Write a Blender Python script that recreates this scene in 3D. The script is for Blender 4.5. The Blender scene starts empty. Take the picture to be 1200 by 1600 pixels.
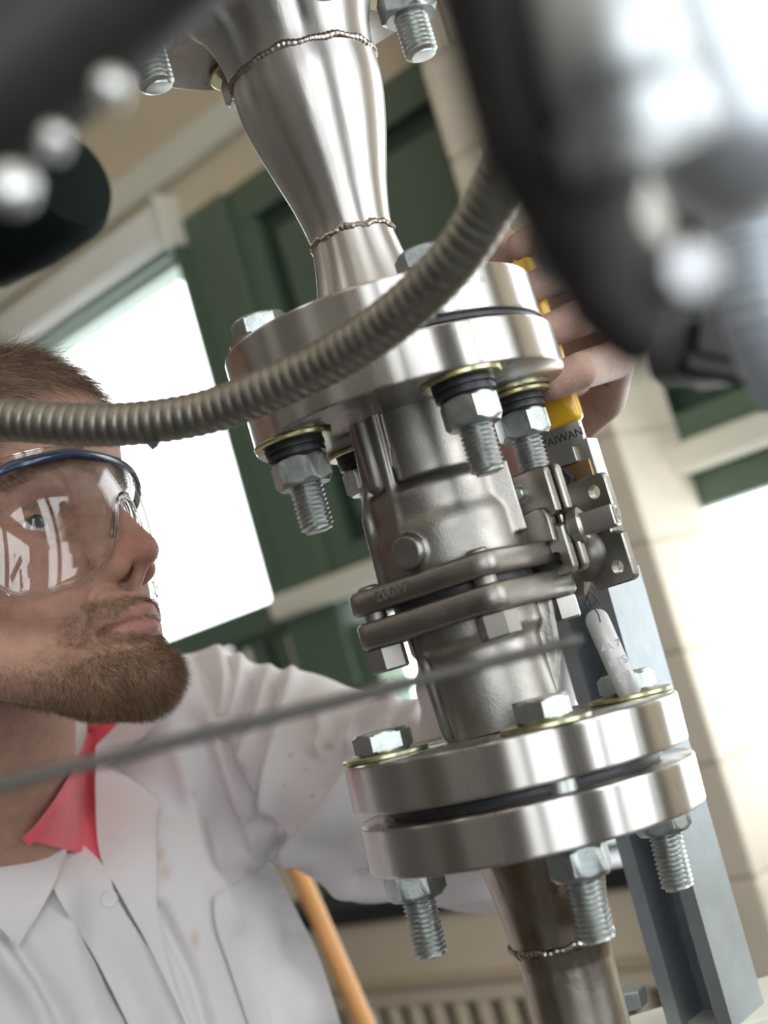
import bpy, math, random
import numpy as np
from mathutils import Vector, Matrix
from mathutils.bvhtree import BVHTree
random.seed(4); RNG = np.random.default_rng(7)
scene = bpy.context.scene
COL = scene.collection

# ------------------------------------------------------------------ camera
FPX = 2150.0; PITCH = math.radians(7.0); ROLL = math.radians(16.2); DS = 2150/1700
CAM = np.array([0.0, 0.0, 1.5])
F = np.array([0, math.cos(PITCH), math.sin(PITCH)])
R0 = np.array([1.0, 0, 0]); U0 = np.array([0, -math.sin(PITCH), math.cos(PITCH)])
RR = math.cos(ROLL)*R0 - math.sin(ROLL)*U0
UU = math.sin(ROLL)*R0 + math.cos(ROLL)*U0
cd = bpy.data.cameras.new('camera'); cam = bpy.data.objects.new('camera', cd); COL.objects.link(cam)
cam.matrix_world = Matrix([[RR[0], UU[0], -F[0], CAM[0]], [RR[1], UU[1], -F[1], CAM[1]], [RR[2], UU[2], -F[2], CAM[2]], [0, 0, 0, 1]])
cd.sensor_fit = 'HORIZONTAL'; cd.sensor_width = 24.0; cd.lens = 24.0*FPX/1200.0
cd.clip_start = 0.01; cd.clip_end = 100
cd.dof.use_dof = True; cd.dof.focus_distance = 0.685; cd.dof.aperture_fstop = 6.0
scene.camera = cam

def P(x, y, d): return CAM + d*DS*(F + (x-600)/FPX*RR - (y-800)/FPX*UU)
def ray(x, y): return F + (x-600)/FPX*RR - (y-800)/FPX*UU
def c2w(a):            # camera millimetres (x right, y up, z towards the lens) to world
    a = np.asarray(a, float)/1000
    return CAM + a[..., 0:1]*RR + a[..., 1:2]*UU - a[..., 2:3]*F
def M3(x, y, d):       # pixel + depth (m) to camera millimetres
    d = d*DS
    return np.array([(x-600)/FPX*d*1000, -(y-800)/FPX*d*1000, -d*1000])
def w2px(v):
    v = np.asarray(v) - CAM; d = v@F
    return 600+FPX*(v@RR)/d, 800-FPX*(v@UU)/d, d

# ------------------------------------------------------------------ world, exposure
wd = bpy.data.worlds.new('world'); scene.world = wd; wd.use_nodes = True
bg = wd.node_tree.nodes['Background']; bg.inputs[0].default_value = (0.93, 0.97, 1.0, 1); bg.inputs[1].default_value = 3.6
scene.view_settings.view_transform = 'Standard'; scene.view_settings.look = 'None'
scene.view_settings.gamma = 1; scene.view_settings.use_curve_mapping = False
scene.view_settings.exposure = 0.86
scene.cycles.use_denoising = True
scene.cycles.max_bounces = 8; scene.cycles.transparent_max_bounces = 12
scene.cycles.sample_clamp_indirect = 6.0

# room frame: s along the window wall, t out from it into the room, z up
PHI = math.radians(139)
WS = np.array([math.cos(PHI), math.sin(PHI), 0]); WT = np.array([-WS[1], WS[0], 0])
WO = np.array([*(-2.3222*WT[:2]), 0.0])      # foot of the perpendicular from the camera onto the wall
def RW(s, t, z): return WO + s*WS + t*WT + np.array([0, 0, z])

def area_light(name, s, t, z, w, h, nrm, power, color=(1, 1, 1), portal=False):
    l = bpy.data.lights.new(name, 'AREA'); l.shape = 'RECTANGLE'; l.size = w; l.size_y = h; l.energy = power; l.color = color
    o = bpy.data.objects.new(name, l); COL.objects.link(o)
    o.location = RW(s, t, z); n = Vector(nrm).normalized()
    o.rotation_euler = (-n).to_track_quat('Z', 'Y').to_euler()
    if portal: l.cycles.is_portal = True
    return o
# daylight: sky portals in the openings of the window wall and of the wall to the right
area_light('portal_a', 3.1, -.12, 2.21, 1.4, .9, WT, 1, portal=True)
area_light('portal_b', 1.5, -.12, 1.36, 1.5, .6, WT, 1, portal=True)
area_light('portal_c', 0.30, -.12, 1.36, 1.3, .6, WT, 1, portal=True)
area_light('portal_f', 0.08, -.12, 2.25, .84, .84, WT, 1, portal=True)
area_light('portal_d', -1.45, 1.15, 1.9, 1.7, 1.8, WS, 1, portal=True)
area_light('portal_e', -1.45, 3.6, 1.9, 2.2, 1.8, WS, 1, portal=True)

# ------------------------------------------------------------------ materials
MATS = {}
def mat(name, color, metallic=0.0, rough=0.5, noise=0.0, nscale=20.0, bump=0.0, bscale=60.0, stretch=None, rnoise=0.0, color2=None,
        aniso=0.0, spec=None, sss=0.0, coat=0.0, trans=0.0, attr=None, sheen=0.0):
    if name in MATS: return MATS[name]
    m = bpy.data.materials.new(name); m.use_nodes = True; nt = m.node_tree; N = nt.nodes; L = nt.links
    b = N['Principled BSDF']; b.inputs['Metallic'].default_value = metallic; b.inputs['Roughness'].default_value = rough
    b.inputs['Base Color'].default_value = (*color, 1)
    if spec is not None: b.inputs['Specular IOR Level'].default_value = spec
    if aniso:
        b.inputs['Anisotropic'].default_value = aniso; b.inputs['Anisotropic Rotation'].default_value = .25
        tg_ = N.new('ShaderNodeTangent'); tg_.direction_type = 'RADIAL'; tg_.axis = 'Z'; L.new(tg_.outputs[0], b.inputs['Tangent'])
    if coat: b.inputs['Coat Weight'].default_value = coat
    if sheen: b.inputs['Sheen Weight'].default_value = sheen
    if trans: b.inputs['Transmission Weight'].default_value = trans
    if sss:
        b.inputs['Subsurface Weight'].default_value = sss; b.inputs['Subsurface Radius'].default_value = (1.0, .35, .2); b.inputs['Subsurface Scale'].default_value = 0.004
    tc = N.new('ShaderNodeTexCoord'); mp = N.new('ShaderNodeMapping'); L.new(tc.outputs['Object'], mp.inputs[0])
    if stretch: mp.inputs['Scale'].default_value = stretch
    base = None
    if attr:
        a = N.new('ShaderNodeAttribute'); a.attribute_name = attr; base = a.outputs['Color']; L.new(base, b.inputs['Base Color'])
    if noise or color2:
        n = N.new('ShaderNodeTexNoise'); n.inputs['Scale'].default_value = nscale; n.inputs['Detail'].default_value = 6; n.inputs['Roughness'].default_value = .6
        L.new(mp.outputs[0], n.inputs['Vector'])
        if color2:
            r = N.new('ShaderNodeValToRGB'); r.color_ramp.elements[0].position = .38; r.color_ramp.elements[1].position = .62
            r.color_ramp.elements[0].color = (*color, 1); r.color_ramp.elements[1].color = (*color2, 1)
            L.new(n.outputs['Fac'], r.inputs[0]); L.new(r.outputs[0], b.inputs['Base Color'])
        else:
            hs = N.new('ShaderNodeHueSaturation'); mr = N.new('ShaderNodeMapRange')
            mr.inputs['From Min'].default_value = .3; mr.inputs['From Max'].default_value = .7
            mr.inputs['To Min'].default_value = 1-noise; mr.inputs['To Max'].default_value = 1+noise
            L.new(n.outputs['Fac'], mr.inputs[0]); L.new(mr.outputs[0], hs.inputs['Value'])
            if base: L.new(base, hs.inputs['Color'])
            else: hs.inputs['Color'].default_value = (*color, 1)
            L.new(hs.outputs[0], b.inputs['Base Color'])
    if rnoise:
        n2 = N.new('ShaderNodeTexNoise'); n2.inputs['Scale'].default_value = nscale*1.7; n2.inputs['Detail'].default_value = 5
        L.new(mp.outputs[0], n2.inputs['Vector']); mr = N.new('ShaderNodeMapRange')
        mr.inputs['From Min'].default_value = .3; mr.inputs['From Max'].default_value = .7
        mr.inputs['To Min'].default_value = max(.02, rough-rnoise); mr.inputs['To Max'].default_value = rough+rnoise
        L.new(n2.outputs['Fac'], mr.inputs[0]); L.new(mr.outputs[0], b.inputs['Roughness'])
    if bump:
        n3 = N.new('ShaderNodeTexNoise'); n3.inputs['Scale'].default_value = bscale; n3.inputs['Detail'].default_value = 5
        L.new(mp.outputs[0], n3.inputs['Vector']); bp = N.new('ShaderNodeBump'); bp.inputs['Strength'].default_value = bump; bp.inputs['Distance'].default_value = .001
        L.new(n3.outputs['Fac'], bp.inputs['Height']); L.new(bp.outputs[0], b.inputs['Normal'])
    MATS[name] = m
    return m
def glass(name, tint=(1, 1, 1), rough=0.0, ior=1.5, body=0.0):
    m = bpy.data.materials.new(name); m.use_nodes = True; nt = m.node_tree; N = nt.nodes; L = nt.links
    N.remove(N['Principled BSDF']); out = N['Material Output']
    tr = N.new('ShaderNodeBsdfTransparent'); tr.inputs[0].default_value = (*tint, 1)
    gl = N.new('ShaderNodeBsdfGlossy'); gl.inputs['Roughness'].default_value = rough
    lw = N.new('ShaderNodeLayerWeight'); pw = N.new('ShaderNodeMath'); pw.operation = 'POWER'; pw.inputs[1].default_value = 5; L.new(lw.outputs['Facing'], pw.inputs[0])
    fr = N.new('ShaderNodeMapRange'); r0 = ((ior-1)/(ior+1))**2; fr.inputs['To Min'].default_value = r0; fr.inputs['To Max'].default_value = 1.0; L.new(pw.outputs[0], fr.inputs[0]); mx = N.new('ShaderNodeMixShader')
    L.new(fr.outputs[0], mx.inputs[0]); L.new(tr.outputs[0], mx.inputs[1]); L.new(gl.outputs[0], mx.inputs[2]); L.new(mx.outputs[0], out.inputs[0])
    return m
def emit(name, color, st):
    m = bpy.data.materials.new(name); m.use_nodes = True; b = m.node_tree.nodes['Principled BSDF']
    b.inputs['Emission Color'].default_value = (*color, 1); b.inputs['Emission Strength'].default_value = st; b.inputs['Base Color'].default_value = (.8, .8, .8, 1)
    return m
M_STEEL = mat('brushed_steel', (.50, .475, .46), 1, .36, noise=.06, nscale=30, rnoise=.05, bump=.06, bscale=500, stretch=(1, 1, .12), aniso=.75)
M_MACH = mat('machined_steel', (.49, .465, .45), 1, .29, noise=.07, nscale=60, rnoise=.04, aniso=.92, stretch=(1, 1, .05))
M_CAST = mat('cast_steel', (.30, .277, .258), 1, .40, noise=.10, nscale=40, rnoise=.08, bump=.14, bscale=900)
M_STAIN = mat('heat_stained_steel', (.46, .42, .385), 1, .30, color2=(.26, .19, .13), nscale=22, rnoise=.08, bump=.1, bscale=300, stretch=(1, 1, .5))
M_ZINC = mat('zinc_plated_bolt', (.50, .52, .51), 1, .38, noise=.15, nscale=200, bump=.2, bscale=1500)
M_NUT = mat('zinc_nut', (.42, .45, .45), 1, .38, noise=.16, nscale=150, bump=.15, bscale=900)
M_YZINC = mat('yellow_zinc', (.58, .50, .26), 1, .30, color2=(.45, .47, .34), nscale=120)
M_BLACK = mat('black_oxide', (.045, .045, .05), .6, .45, noise=.2, nscale=200)
M_GASKET = mat('gasket_rubber', (.03, .028, .026), 0, .6, noise=.2, nscale=100)
M_GRIP = mat('yellow_vinyl', (.72, .40, .02), 0, .28, noise=.06, nscale=40, coat=.3)
M_CONDUIT = mat('conduit_steel', (.27, .25, .22), 1, .46, noise=.12, nscale=60, rnoise=.1)
M_STRUT = mat('galvanised_strut', (.42, .46, .50), .85, .42, noise=.10, nscale=35, bump=.1, bscale=300)
M_DARK = mat('dark_iron', (.022, .018, .016), .4, .55, noise=.2, nscale=50, bump=.2, bscale=200)
M_CHROME = mat('polished_steel', (.45, .47, .49), 1, .42, noise=.04, nscale=30)
M_GREEN = mat('green_paint', (.105, .155, .108), 0, .45, noise=.06, nscale=6)
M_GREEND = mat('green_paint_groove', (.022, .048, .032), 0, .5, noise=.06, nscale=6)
M_TAN = mat('tan_wall_paint', (.74, .63, .47), 0, .8, noise=.04, nscale=4)
M_CREAM = mat('cream_trim', (.80, .78, .68), 0, .6, noise=.04, nscale=5)
M_WHITEP = mat('white_blind_housing', (.84, .83, .79), 0, .5, noise=.03, nscale=5)
M_BLOCK = mat('painted_block', (.68, .60, .50), 0, .75, noise=.05, nscale=14, bump=.5, bscale=90)
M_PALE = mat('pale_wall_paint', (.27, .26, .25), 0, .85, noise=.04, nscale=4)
M_FLOOR = mat('grey_floor', (.15, .145, .14), 0, .5, noise=.1, nscale=3)
M_COAT = mat('white_cotton', (.64, .60, .62), 0, .85, noise=.025, nscale=25, bump=.12, bscale=2200, sheen=.15)
M_PINK = mat('coral_knit', (.72, .085, .115), 0, .9, noise=.10, nscale=60, bump=.4, bscale=2500, sheen=.3)
M_WOOD = mat('orange_wood', (.66, .33, .12), 0, .5, noise=.15, nscale=12, stretch=(1, 1, .1))
M_HEAT = mat('beige_enamel', (.66, .57, .45), 0, .5, noise=.03, nscale=6)
M_GAP = mat('dark_gap', (.03, .028, .025), 0, .8)
M_LENS = glass('clear_polycarbonate', (.965, .97, .975), 0.0, 1.50)
M_PANE = glass('window_glass', (.97, .98, .97), 0.0, 1.45)
M_RIM = mat('clear_rim', (.95, .96, .97), 0, .06, trans=1.0)
M_BLUE = mat('blue_plastic', (.010, .024, .065), 0, .25, noise=.05, nscale=50, coat=.4)

# ------------------------------------------------------------------ mesh helpers
def tag(o, label=None, cat=None, group=None, kind=None):
    if label: o['label'] = label
    if cat: o['category'] = cat
    if group: o['group'] = group
    if kind: o['kind'] = kind
    return o
def thing(name, label, cat, loc, group=None, rot=None):
    o = bpy.data.objects.new(name, None); COL.objects.link(o); o.empty_display_size = .02
    o.location = tuple(loc)
    if rot is not None: o.rotation_euler = rot
    return tag(o, label, cat, group)
def link(name, me, m, parent=None, smooth=True, angle=None):
    if m is not None and not len(me.materials): me.materials.append(m)
    o = bpy.data.objects.new(name, me); COL.objects.link(o)
    if parent is not None: o.parent = parent
    if smooth:
        me.polygons.foreach_set('use_smooth', [True]*len(me.polygons))
        if angle: me.set_sharp_from_angle(angle=math.radians(angle))
    return o
class MB:
    def __init__(s): s.v = []; s.f = []; s.n = 0
    def add(s, v, f, mtx=None):
        v = np.asarray(v, float)
        if mtx is not None: v = v@np.asarray(mtx)[:3, :3].T + np.asarray(mtx)[:3, 3]
        s.v.append(v); s.f += [tuple(int(i)+s.n for i in q) for q in f]; s.n += len(v); return s
    def mesh(s, name, origin=None):
        me = bpy.data.meshes.new(name); v = np.concatenate(s.v)
        if origin is not None: v = v-np.asarray(origin)
        me.from_pydata(v.tolist(), [], s.f); me.update(); return me
    def build(s, name, m, parent=None, origin=None, smooth=True, angle=32):
        return link(name, s.mesh(name, origin), m, parent, smooth, angle)
def frame(o, z, x=None):
    z = np.asarray(z, float); z = z/np.linalg.norm(z)
    x = np.array([1., 0, 0]) if x is None else np.asarray(x, float)
    if abs(x@z) > .98: x = np.array([0, 1., 0])
    x = x-(x@z)*z; x /= np.linalg.norm(x); y = np.cross(z, x)
    m = np.eye(4); m[:3, 0] = x; m[:3, 1] = y; m[:3, 2] = z; m[:3, 3] = o; return m
def lathe(prof, seg=64, noise=None):
    # prof: (r, z) from one end to the other, metres
    prof = np.asarray(prof, float); a = np.arange(seg)*2*math.pi/seg; v = []; f = []
    for r, z in prof:
        rr = np.full(seg, r)
        if noise is not None: rr = rr+noise(a, z)
        v.append(np.stack([rr*np.cos(a), rr*np.sin(a), np.full(seg, z)], 1))
    v = np.concatenate(v); n = len(prof)
    for i in range(n-1):
        for j in range(seg):
            k = (j+1) % seg; f.append((i*seg+j, i*seg+k, (i+1)*seg+k, (i+1)*seg+j))
    return v, f
def prism(poly, z0, z1, ch=0.0):
    # extruded outline with a chamfer on both ends
    poly = np.asarray(poly, float); n = len(poly); c = poly.mean(0); rings = []
    def inset(d):
        out = []
        for i in range(n):
            p0, p1, p2 = poly[i-1], poly[i], poly[(i+1) % n]
            e1 = (p1-p0)/np.linalg.norm(p1-p0); e2 = (p2-p1)/np.linalg.norm(p2-p1)
            n1 = np.array([-e1[1], e1[0]]); n2 = np.array([-e2[1], e2[0]]); b = n1+n2; b /= max(1e-6, 1+n1@n2)
            out.append(p1+b*d)
        return np.array(out)
    area = 0.5*sum(poly[i-1][0]*poly[i][1]-poly[i][0]*poly[i-1][1] for i in range(n))
    if area < 0: poly = poly[::-1]
    rs = [(ch, z0), (0, z0+ch), (0, z1-ch), (ch, z1)] if ch else [(0, z0), (0, z1)]
    v = []
    for d, z in rs:
        q = inset(d) if d else poly
        v.append(np.column_stack([q, np.full(n, z)]))
    v = np.concatenate(v); f = []
    for i in range(len(rs)-1):
        for j in range(n):
            k = (j+1) % n; f.append((i*n+j, i*n+k, (i+1)*n+k, (i+1)*n+j))
    f.append(tuple(range(n))[::-1]); f.append(tuple((len(rs)-1)*n+i for i in range(n)))
    return v, f
def rrect(w, h, r, seg=5):
    out = []
    for cx, cy, a0 in ((w/2-r, h/2-r, 0), (-w/2+r, h/2-r, 90), (-w/2+r, -h/2+r, 180), (w/2-r, -h/2+r, 270)):
        for k in range(seg+1):
            a = math.radians(a0+90*k/seg); out.append((cx+r*math.cos(a), cy+r*math.sin(a)))
    return np.array(out)
def hexa(af):
    r = af/math.sqrt(3); return np.array([(r*math.cos(math.radians(60*k)), r*math.sin(math.radians(60*k))) for k in range(6)])
def circ(r, n=24): return np.array([(r*math.cos(2*math.pi*k/n), r*math.sin(2*math.pi*k/n)) for k in range(n)])
def box(w, h, d, ch=.001): return prism(rrect(w, h, min(ch*1.5, w*.3, h*.3), 2), -d/2, d/2, min(ch, d*.3))
def room_box(s0, s1, t0, t1, z0, z1, ch=0.0):
    c = RW((s0+s1)/2, (t0+t1)/2, (z0+z1)/2); m = np.eye(4); m[:3, 0] = WS; m[:3, 1] = -WT; m[:3, 2] = [0, 0, 1]; m[:3, 3] = c
    if ch: v, f = box(abs(s1-s0), abs(t1-t0), abs(z1-z0), ch)
    else:
        a, b, h = abs(s1-s0)/2, abs(t1-t0)/2, abs(z1-z0)/2; v, f = prism([(-a, -b), (a, -b), (a, b), (-a, b)], -h, h)
    return v@m[:3, :3].T + m[:3, 3], f
def spline(pts, n, closed=False):
    pts = np.asarray(pts, float); m = len(pts); out = []
    for i in range(n):
        u = i/(n-1)*(m-1); k = min(int(u), m-2); t = u-k
        p0 = pts[max(k-1, 0)]; p1 = pts[k]; p2 = pts[k+1]; p3 = pts[min(k+2, m-1)]
        if k == 0: p0 = 2*p1-p2
        if k+2 > m-1: p3 = 2*p2-p1
        out.append(.5*((2*p1)+(-p0+p2)*t+(2*p0-5*p1+4*p2-p3)*t*t+(-p0+3*p1-3*p2+p3)*t**3))
    return np.array(out)
def resample(path, step):
    d = np.r_[0, np.cumsum(np.linalg.norm(np.diff(path, axis=0), axis=1))]; n = max(2, int(d[-1]/step)+1)
    q = np.linspace(0, d[-1], n); return np.column_stack([np.interp(q, d, path[:, k]) for k in range(path.shape[1])]), q
def tube(path, rad, seg=12, cap=True, squash=None):
    path = np.asarray(path, float); n = len(path); rad = np.full(n, rad) if np.isscalar(rad) else np.asarray(rad)
    T = np.gradient(path, axis=0); T /= np.linalg.norm(T, axis=1)[:, None]+1e-12
    x = np.cross(T[0], [0, 0, 1.]);
    if np.linalg.norm(x) < .05: x = np.cross(T[0], [0, 1., 0])
    x /= np.linalg.norm(x); v = []; a = np.arange(seg)*2*math.pi/seg
    for i in range(n):
        x = x-(x@T[i])*T[i]; x /= np.linalg.norm(x); y = np.cross(T[i], x)
        sx, sy = squash if squash else (1, 1)
        v.append(path[i]+rad[i]*(sx*np.cos(a)[:, None]*x+sy*np.sin(a)[:, None]*y))
    v = np.concatenate(v); f = []
    for i in range(n-1):
        for j in range(seg):
            k = (j+1) % seg; f.append((i*seg+j, i*seg+k, (i+1)*seg+k, (i+1)*seg+j))
    if cap: f.append(tuple(range(seg))[::-1]); f.append(tuple((n-1)*seg+i for i in range(seg)))
    return v, f
def dup(root, loc, label=None, rotz=None):
    r = root.copy(); COL.objects.link(r); r.location = tuple(loc)
    if rotz is not None: r.rotation_euler = (0, 0, rotz)
    if label: r['label'] = label
    for ch in list(root.children):
        c = ch.copy(); COL.objects.link(c); c.parent = r
        for g in list(ch.children):
            d = g.copy(); COL.objects.link(d); d.parent = c
    return r
def text_mesh(name, body, size, depth, mtx, m, parent, origin):
    cu = bpy.data.curves.new(name, 'FONT'); cu.body = body; cu.size = size; cu.extrude = depth; cu.align_x = 'CENTER'; cu.align_y = 'CENTER'
    o = bpy.data.objects.new(name, cu); COL.objects.link(o)
    dg = bpy.context.evaluated_depsgraph_get(); me = bpy.data.meshes.new_from_object(o.evaluated_get(dg)); bpy.data.objects.remove(o)
    mt = np.asarray(mtx); v = np.zeros(len(me.vertices)*3); me.vertices.foreach_get('co', v); v = v.reshape(-1, 3)@mt[:3, :3].T+mt[:3, 3]-np.asarray(origin)
    me.vertices.foreach_set('co', v.ravel()); me.update(); me.materials.clear()
    return link(name, me, m, parent, False)

# ------------------------------------------------------------------ implicit surfaces (distance fields in mm), meshed by surface nets
def ell(P_, c, r, rot=None):
    q = P_-np.asarray(c, np.float32)
    if rot is not None: q = q@np.asarray(rot, np.float32)
    r = np.asarray(r, np.float32); k0 = np.sqrt(((q/r)**2).sum(-1)); k1 = np.sqrt(((q/(r*r))**2).sum(-1))+1e-9
    return k0*(k0-1)/k1
def cap(P_, a, b, ra, rb=None):
    rb = ra if rb is None else rb
    a = np.asarray(a, np.float32); b = np.asarray(b, np.float32); d = b-a; L = float(d@d)+1e-9
    q = P_-a; t = np.clip((q@d)/L, 0, 1); return np.sqrt(((q-t[..., None]*d)**2).sum(-1))-(ra+(rb-ra)*t)
def caps(P_, pts, rs):
    out = None
    for i in range(len(pts)-1):
        d = cap(P_, pts[i], pts[i+1], rs[i], rs[i+1]); out = d if out is None else np.minimum(out, d)
    return out
def smin(a, b, k):
    h = np.clip(.5+.5*(b-a)/k, 0, 1); return b+(a-b)*h-k*h*(1-h)
def smax(a, b, k): return -smin(-a, -b, k)
def snets(fn, lo, hi, h):
    lo = np.array(lo, float); hi = np.array(hi, float); n = np.ceil((hi-lo)/h).astype(int)+1
    ax = [np.float32(lo[i])+np.float32(h)*np.arange(n[i], dtype=np.float32) for i in range(3)]
    V = np.empty(n, np.float32); B = 16
    for i in range(0, n[0], B):
        for j in range(0, n[1], B):
            cs = [ax[2][min(k+B//2, n[2]-1)] for k in range(0, n[2], B)]
            c = np.array([[ax[0][min(i+B//2, n[0]-1)], ax[1][min(j+B//2, n[1]-1)], q] for q in cs], np.float32); d = fn(c)
            for kk, k in enumerate(range(0, n[2], B)):
                if abs(d[kk]) > B*h*1.7: V[i:i+B, j:j+B, k:k+B] = d[kk]; continue
                g = np.stack(np.meshgrid(ax[0][i:i+B], ax[1][j:j+B], ax[2][k:k+B], indexing='ij'), -1); V[i:i+B, j:j+B, k:k+B] = fn(g)
    S = V < 0
    acc = np.zeros((*(n-1), 3), np.float32); cnt = np.zeros(n-1, np.float32)
    offs = [(0, 0, 0), (1, 0, 0), (0, 1, 0), (1, 1, 0), (0, 0, 1), (1, 0, 1), (0, 1, 1), (1, 1, 1)]
    def sl(o): return tuple(slice(o[k], n[k]-1+o[k]) for k in range(3))
    for a in range(8):
        for ax_ in range(3):
            if offs[a][ax_]: continue
            b = list(offs[a]); b[ax_] = 1
            va = V[sl(offs[a])]; vb = V[sl(b)]; m = (va < 0) != (vb < 0)
            t = np.where(m, va/np.where(m, va-vb, 1), 0)
            for k in range(3): acc[..., k] += m*(offs[a][k]+(t if k == ax_ else 0))
            cnt += m
    act = cnt > 0; idx = -np.ones(n-1, np.int64); idx[act] = np.arange(act.sum())
    ii = np.argwhere(act); verts = lo+h*(ii+acc[act]/cnt[act][:, None])
    faces = []
    for a in range(3):
        b, c = (a+1) % 3, (a+2) % 3
        s0 = [slice(None)]*3; s1 = [slice(None)]*3; s0[a] = slice(0, n[a]-1); s1[a] = slice(1, n[a])
        d = S[tuple(s0)] != S[tuple(s1)]; e = np.argwhere(d); e = e[(e[:, b] > 0) & (e[:, c] > 0) & (e[:, b] < n[b]-1) & (e[:, c] < n[c]-1)]
        ins = S[tuple(s0)][tuple(e.T)]
        def g(db, dc):
            q = e.copy(); q[:, b] -= db; q[:, c] -= dc; return idx[tuple(q.T)]
        q = np.stack([g(1, 1), g(0, 1), g(0, 0), g(1, 0)], 1); q[~ins] = q[~ins][:, ::-1]; faces.append(q)
    faces = np.concatenate(faces); faces = faces[(faces >= 0).all(1)]
    return verts, faces
def relax(v, f, it=2, lam=.5):
    e = np.concatenate([f[:, [0, 1]], f[:, [1, 2]], f[:, [2, 3]], f[:, [3, 0]]])
    for _ in range(it):
        s = np.zeros_like(v); c = np.zeros(len(v))
        for k in range(3): s[:, k] = np.bincount(e[:, 0], v[e[:, 1], k], len(v))+np.bincount(e[:, 1], v[e[:, 0], k], len(v))
        c = np.bincount(e[:, 0], minlength=len(v))+np.bincount(e[:, 1], minlength=len(v)); v = v+lam*(s/np.maximum(c, 1)[:, None]-v)
    return v
def quad_mesh(name, v, f):
    me = bpy.data.meshes.new(name); me.vertices.add(len(v)); me.vertices.foreach_set('co', np.asarray(v, np.float32).ravel())
    k = f.shape[1]; me.loops.add(len(f)*k); me.loops.foreach_set('vertex_index', f.astype(np.int32).ravel())
    me.polygons.add(len(f)); me.polygons.foreach_set('loop_start', (np.arange(len(f))*k).astype(np.int32))
    me.update(calc_edges=True); me.validate(); return me
def vcolor(me, col, name='col'):
    a = me.color_attributes.new(name, 'FLOAT_COLOR', 'POINT'); c = np.ones((len(col), 4), np.float32); c[:, :3] = col; a.data.foreach_set('color', c.ravel())
def vnormals(v, f):
    n = np.cross(v[f[:, 2]]-v[f[:, 0]], v[f[:, 3]]-v[f[:, 1]]); out = np.zeros_like(v)
    for k in range(4):
        for j in range(3): out[:, j] += np.bincount(f[:, k], n[:, j], len(v))
    return out/(np.linalg.norm(out, axis=1)[:, None]+1e-12)
# ================================================================== the room
def struct(name, parts, m, parent=None, ch=0.0, kind=True):
    mb = MB()
    for p_ in parts: mb.add(*room_box(*p_, ch=ch))
    o = mb.build(name, m, parent, smooth=False)
    if kind and parent is None: o['kind'] = 'structure'
    return o
H_ = 3.35
SL = 4.3
struct('floor', [(-1.6, SL, -.2, 5.6, -.1, 0)], M_FLOOR)
struct('ceiling', [(-1.6, SL, -.2, 5.6, H_, H_+.1)], M_TAN)
wb = struct('wall_back', [(-1.6, SL, -.14, 0, 2.75, H_), (-1.6, 2.65, -.14, 0, 0, 1.0), (2.65, SL, -.14, 0, 0, 1.7), (3.85, SL, -.14, 0, 1.7, 2.75), (-1.6, -.40, -.14, 0, 1.0, 2.75)], M_TAN)
struct('wall_left', [(SL, SL+.1, -.2, 5.6, 0, H_)], M_PALE)
struct('wall_front', [(-1.6, SL, 5.6, 5.7, 0, H_)], M_PALE)
struct('wall_right', [(-1.6, -1.5, -.2, .3, 0, H_), (-1.6, -1.5, .3, 4.7, 0, 1.0), (-1.6, -1.5, .3, 4.7, 2.8, H_), (-1.6, -1.5, 2.0, 2.5, 1.0, 2.8), (-1.6, -1.5, 4.7, 5.6, 0, H_)], M_PALE)
for k, (a, b) in enumerate(((.3, 2.0), (2.5, 4.7))):
    w_ = struct('window_%d' % (3+k), [(-1.58, -1.52, a, b, 1.0, 1.06), (-1.58, -1.52, a, b, 2.74, 2.8), (-1.58, -1.52, a, a+.06, 1.06, 2.74), (-1.58, -1.52, b-.06, b, 1.06, 2.74)], M_GREEN)
    struct('pane', [(-1.555, -1.55, a+.06, b-.06, 1.06, 2.74)], M_PANE, w_)
struct('trim_1', [(-1.5, SL-.02, 0, .035, 2.855, 2.945)], M_CREAM, ch=.008)
w1 = struct('window_1', [(2.41, 3.85, -.10, 0, 2.665, 2.75), (3.78, 3.85, -.10, 0, 1.78, 2.665), (2.41, 3.85, -.10, .012, 1.71, 1.78), (2.225, 2.41, -.10, .02, 1.52, 2.75)], M_GREEN, ch=.004)
struct('pane', [(2.41, 3.78, -.06, -.055, 1.78, 2.665)], M_PANE, w1)
struct('window_bead', [(2.39, 2.415, -.06, .035, 1.76, 2.70)], M_GREEN, w1)
w2 = struct('window_2', [(-.40, 2.225, -.10, 0, 2.66, 2.75), (2.16, 2.225, -.10, 0, 1.72, 2.66), (-.40, 2.16, -.10, 0, 1.72, 1.84), (-.40, -.33, -.10, 0, 1.72, 2.66),
    (-.40, 2.3, -.10, 0, 1.02, 1.075), (2.17, 2.32, -.10, 0, 1.075, 1.66), (-.40, 2.17, -.10, 0, 1.655, 1.72), (-.40, -.33, -.1, 0, 1.075, 1.655), (.50, .58, -.1, 0, 1.075, 1.655), (.50, .58, -.1, 0, 1.84, 2.66)], M_GREEN, ch=.004)
for a, b in ((.58, 2.16),):
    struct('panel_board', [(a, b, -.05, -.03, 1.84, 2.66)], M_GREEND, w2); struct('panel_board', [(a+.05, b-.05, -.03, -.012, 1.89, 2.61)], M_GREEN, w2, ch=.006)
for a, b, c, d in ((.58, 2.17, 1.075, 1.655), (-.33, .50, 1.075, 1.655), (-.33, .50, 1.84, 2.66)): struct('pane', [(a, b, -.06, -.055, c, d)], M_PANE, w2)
struct('window_sill', [(-.3, 2.40, 0, .07, 1.722, 1.78)], M_CREAM, w2, ch=.01)
w3 = struct('trim_2', [(2.32, 2.66, -.10, -.02, 1.0, 1.71)], M_GREEN)
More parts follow.
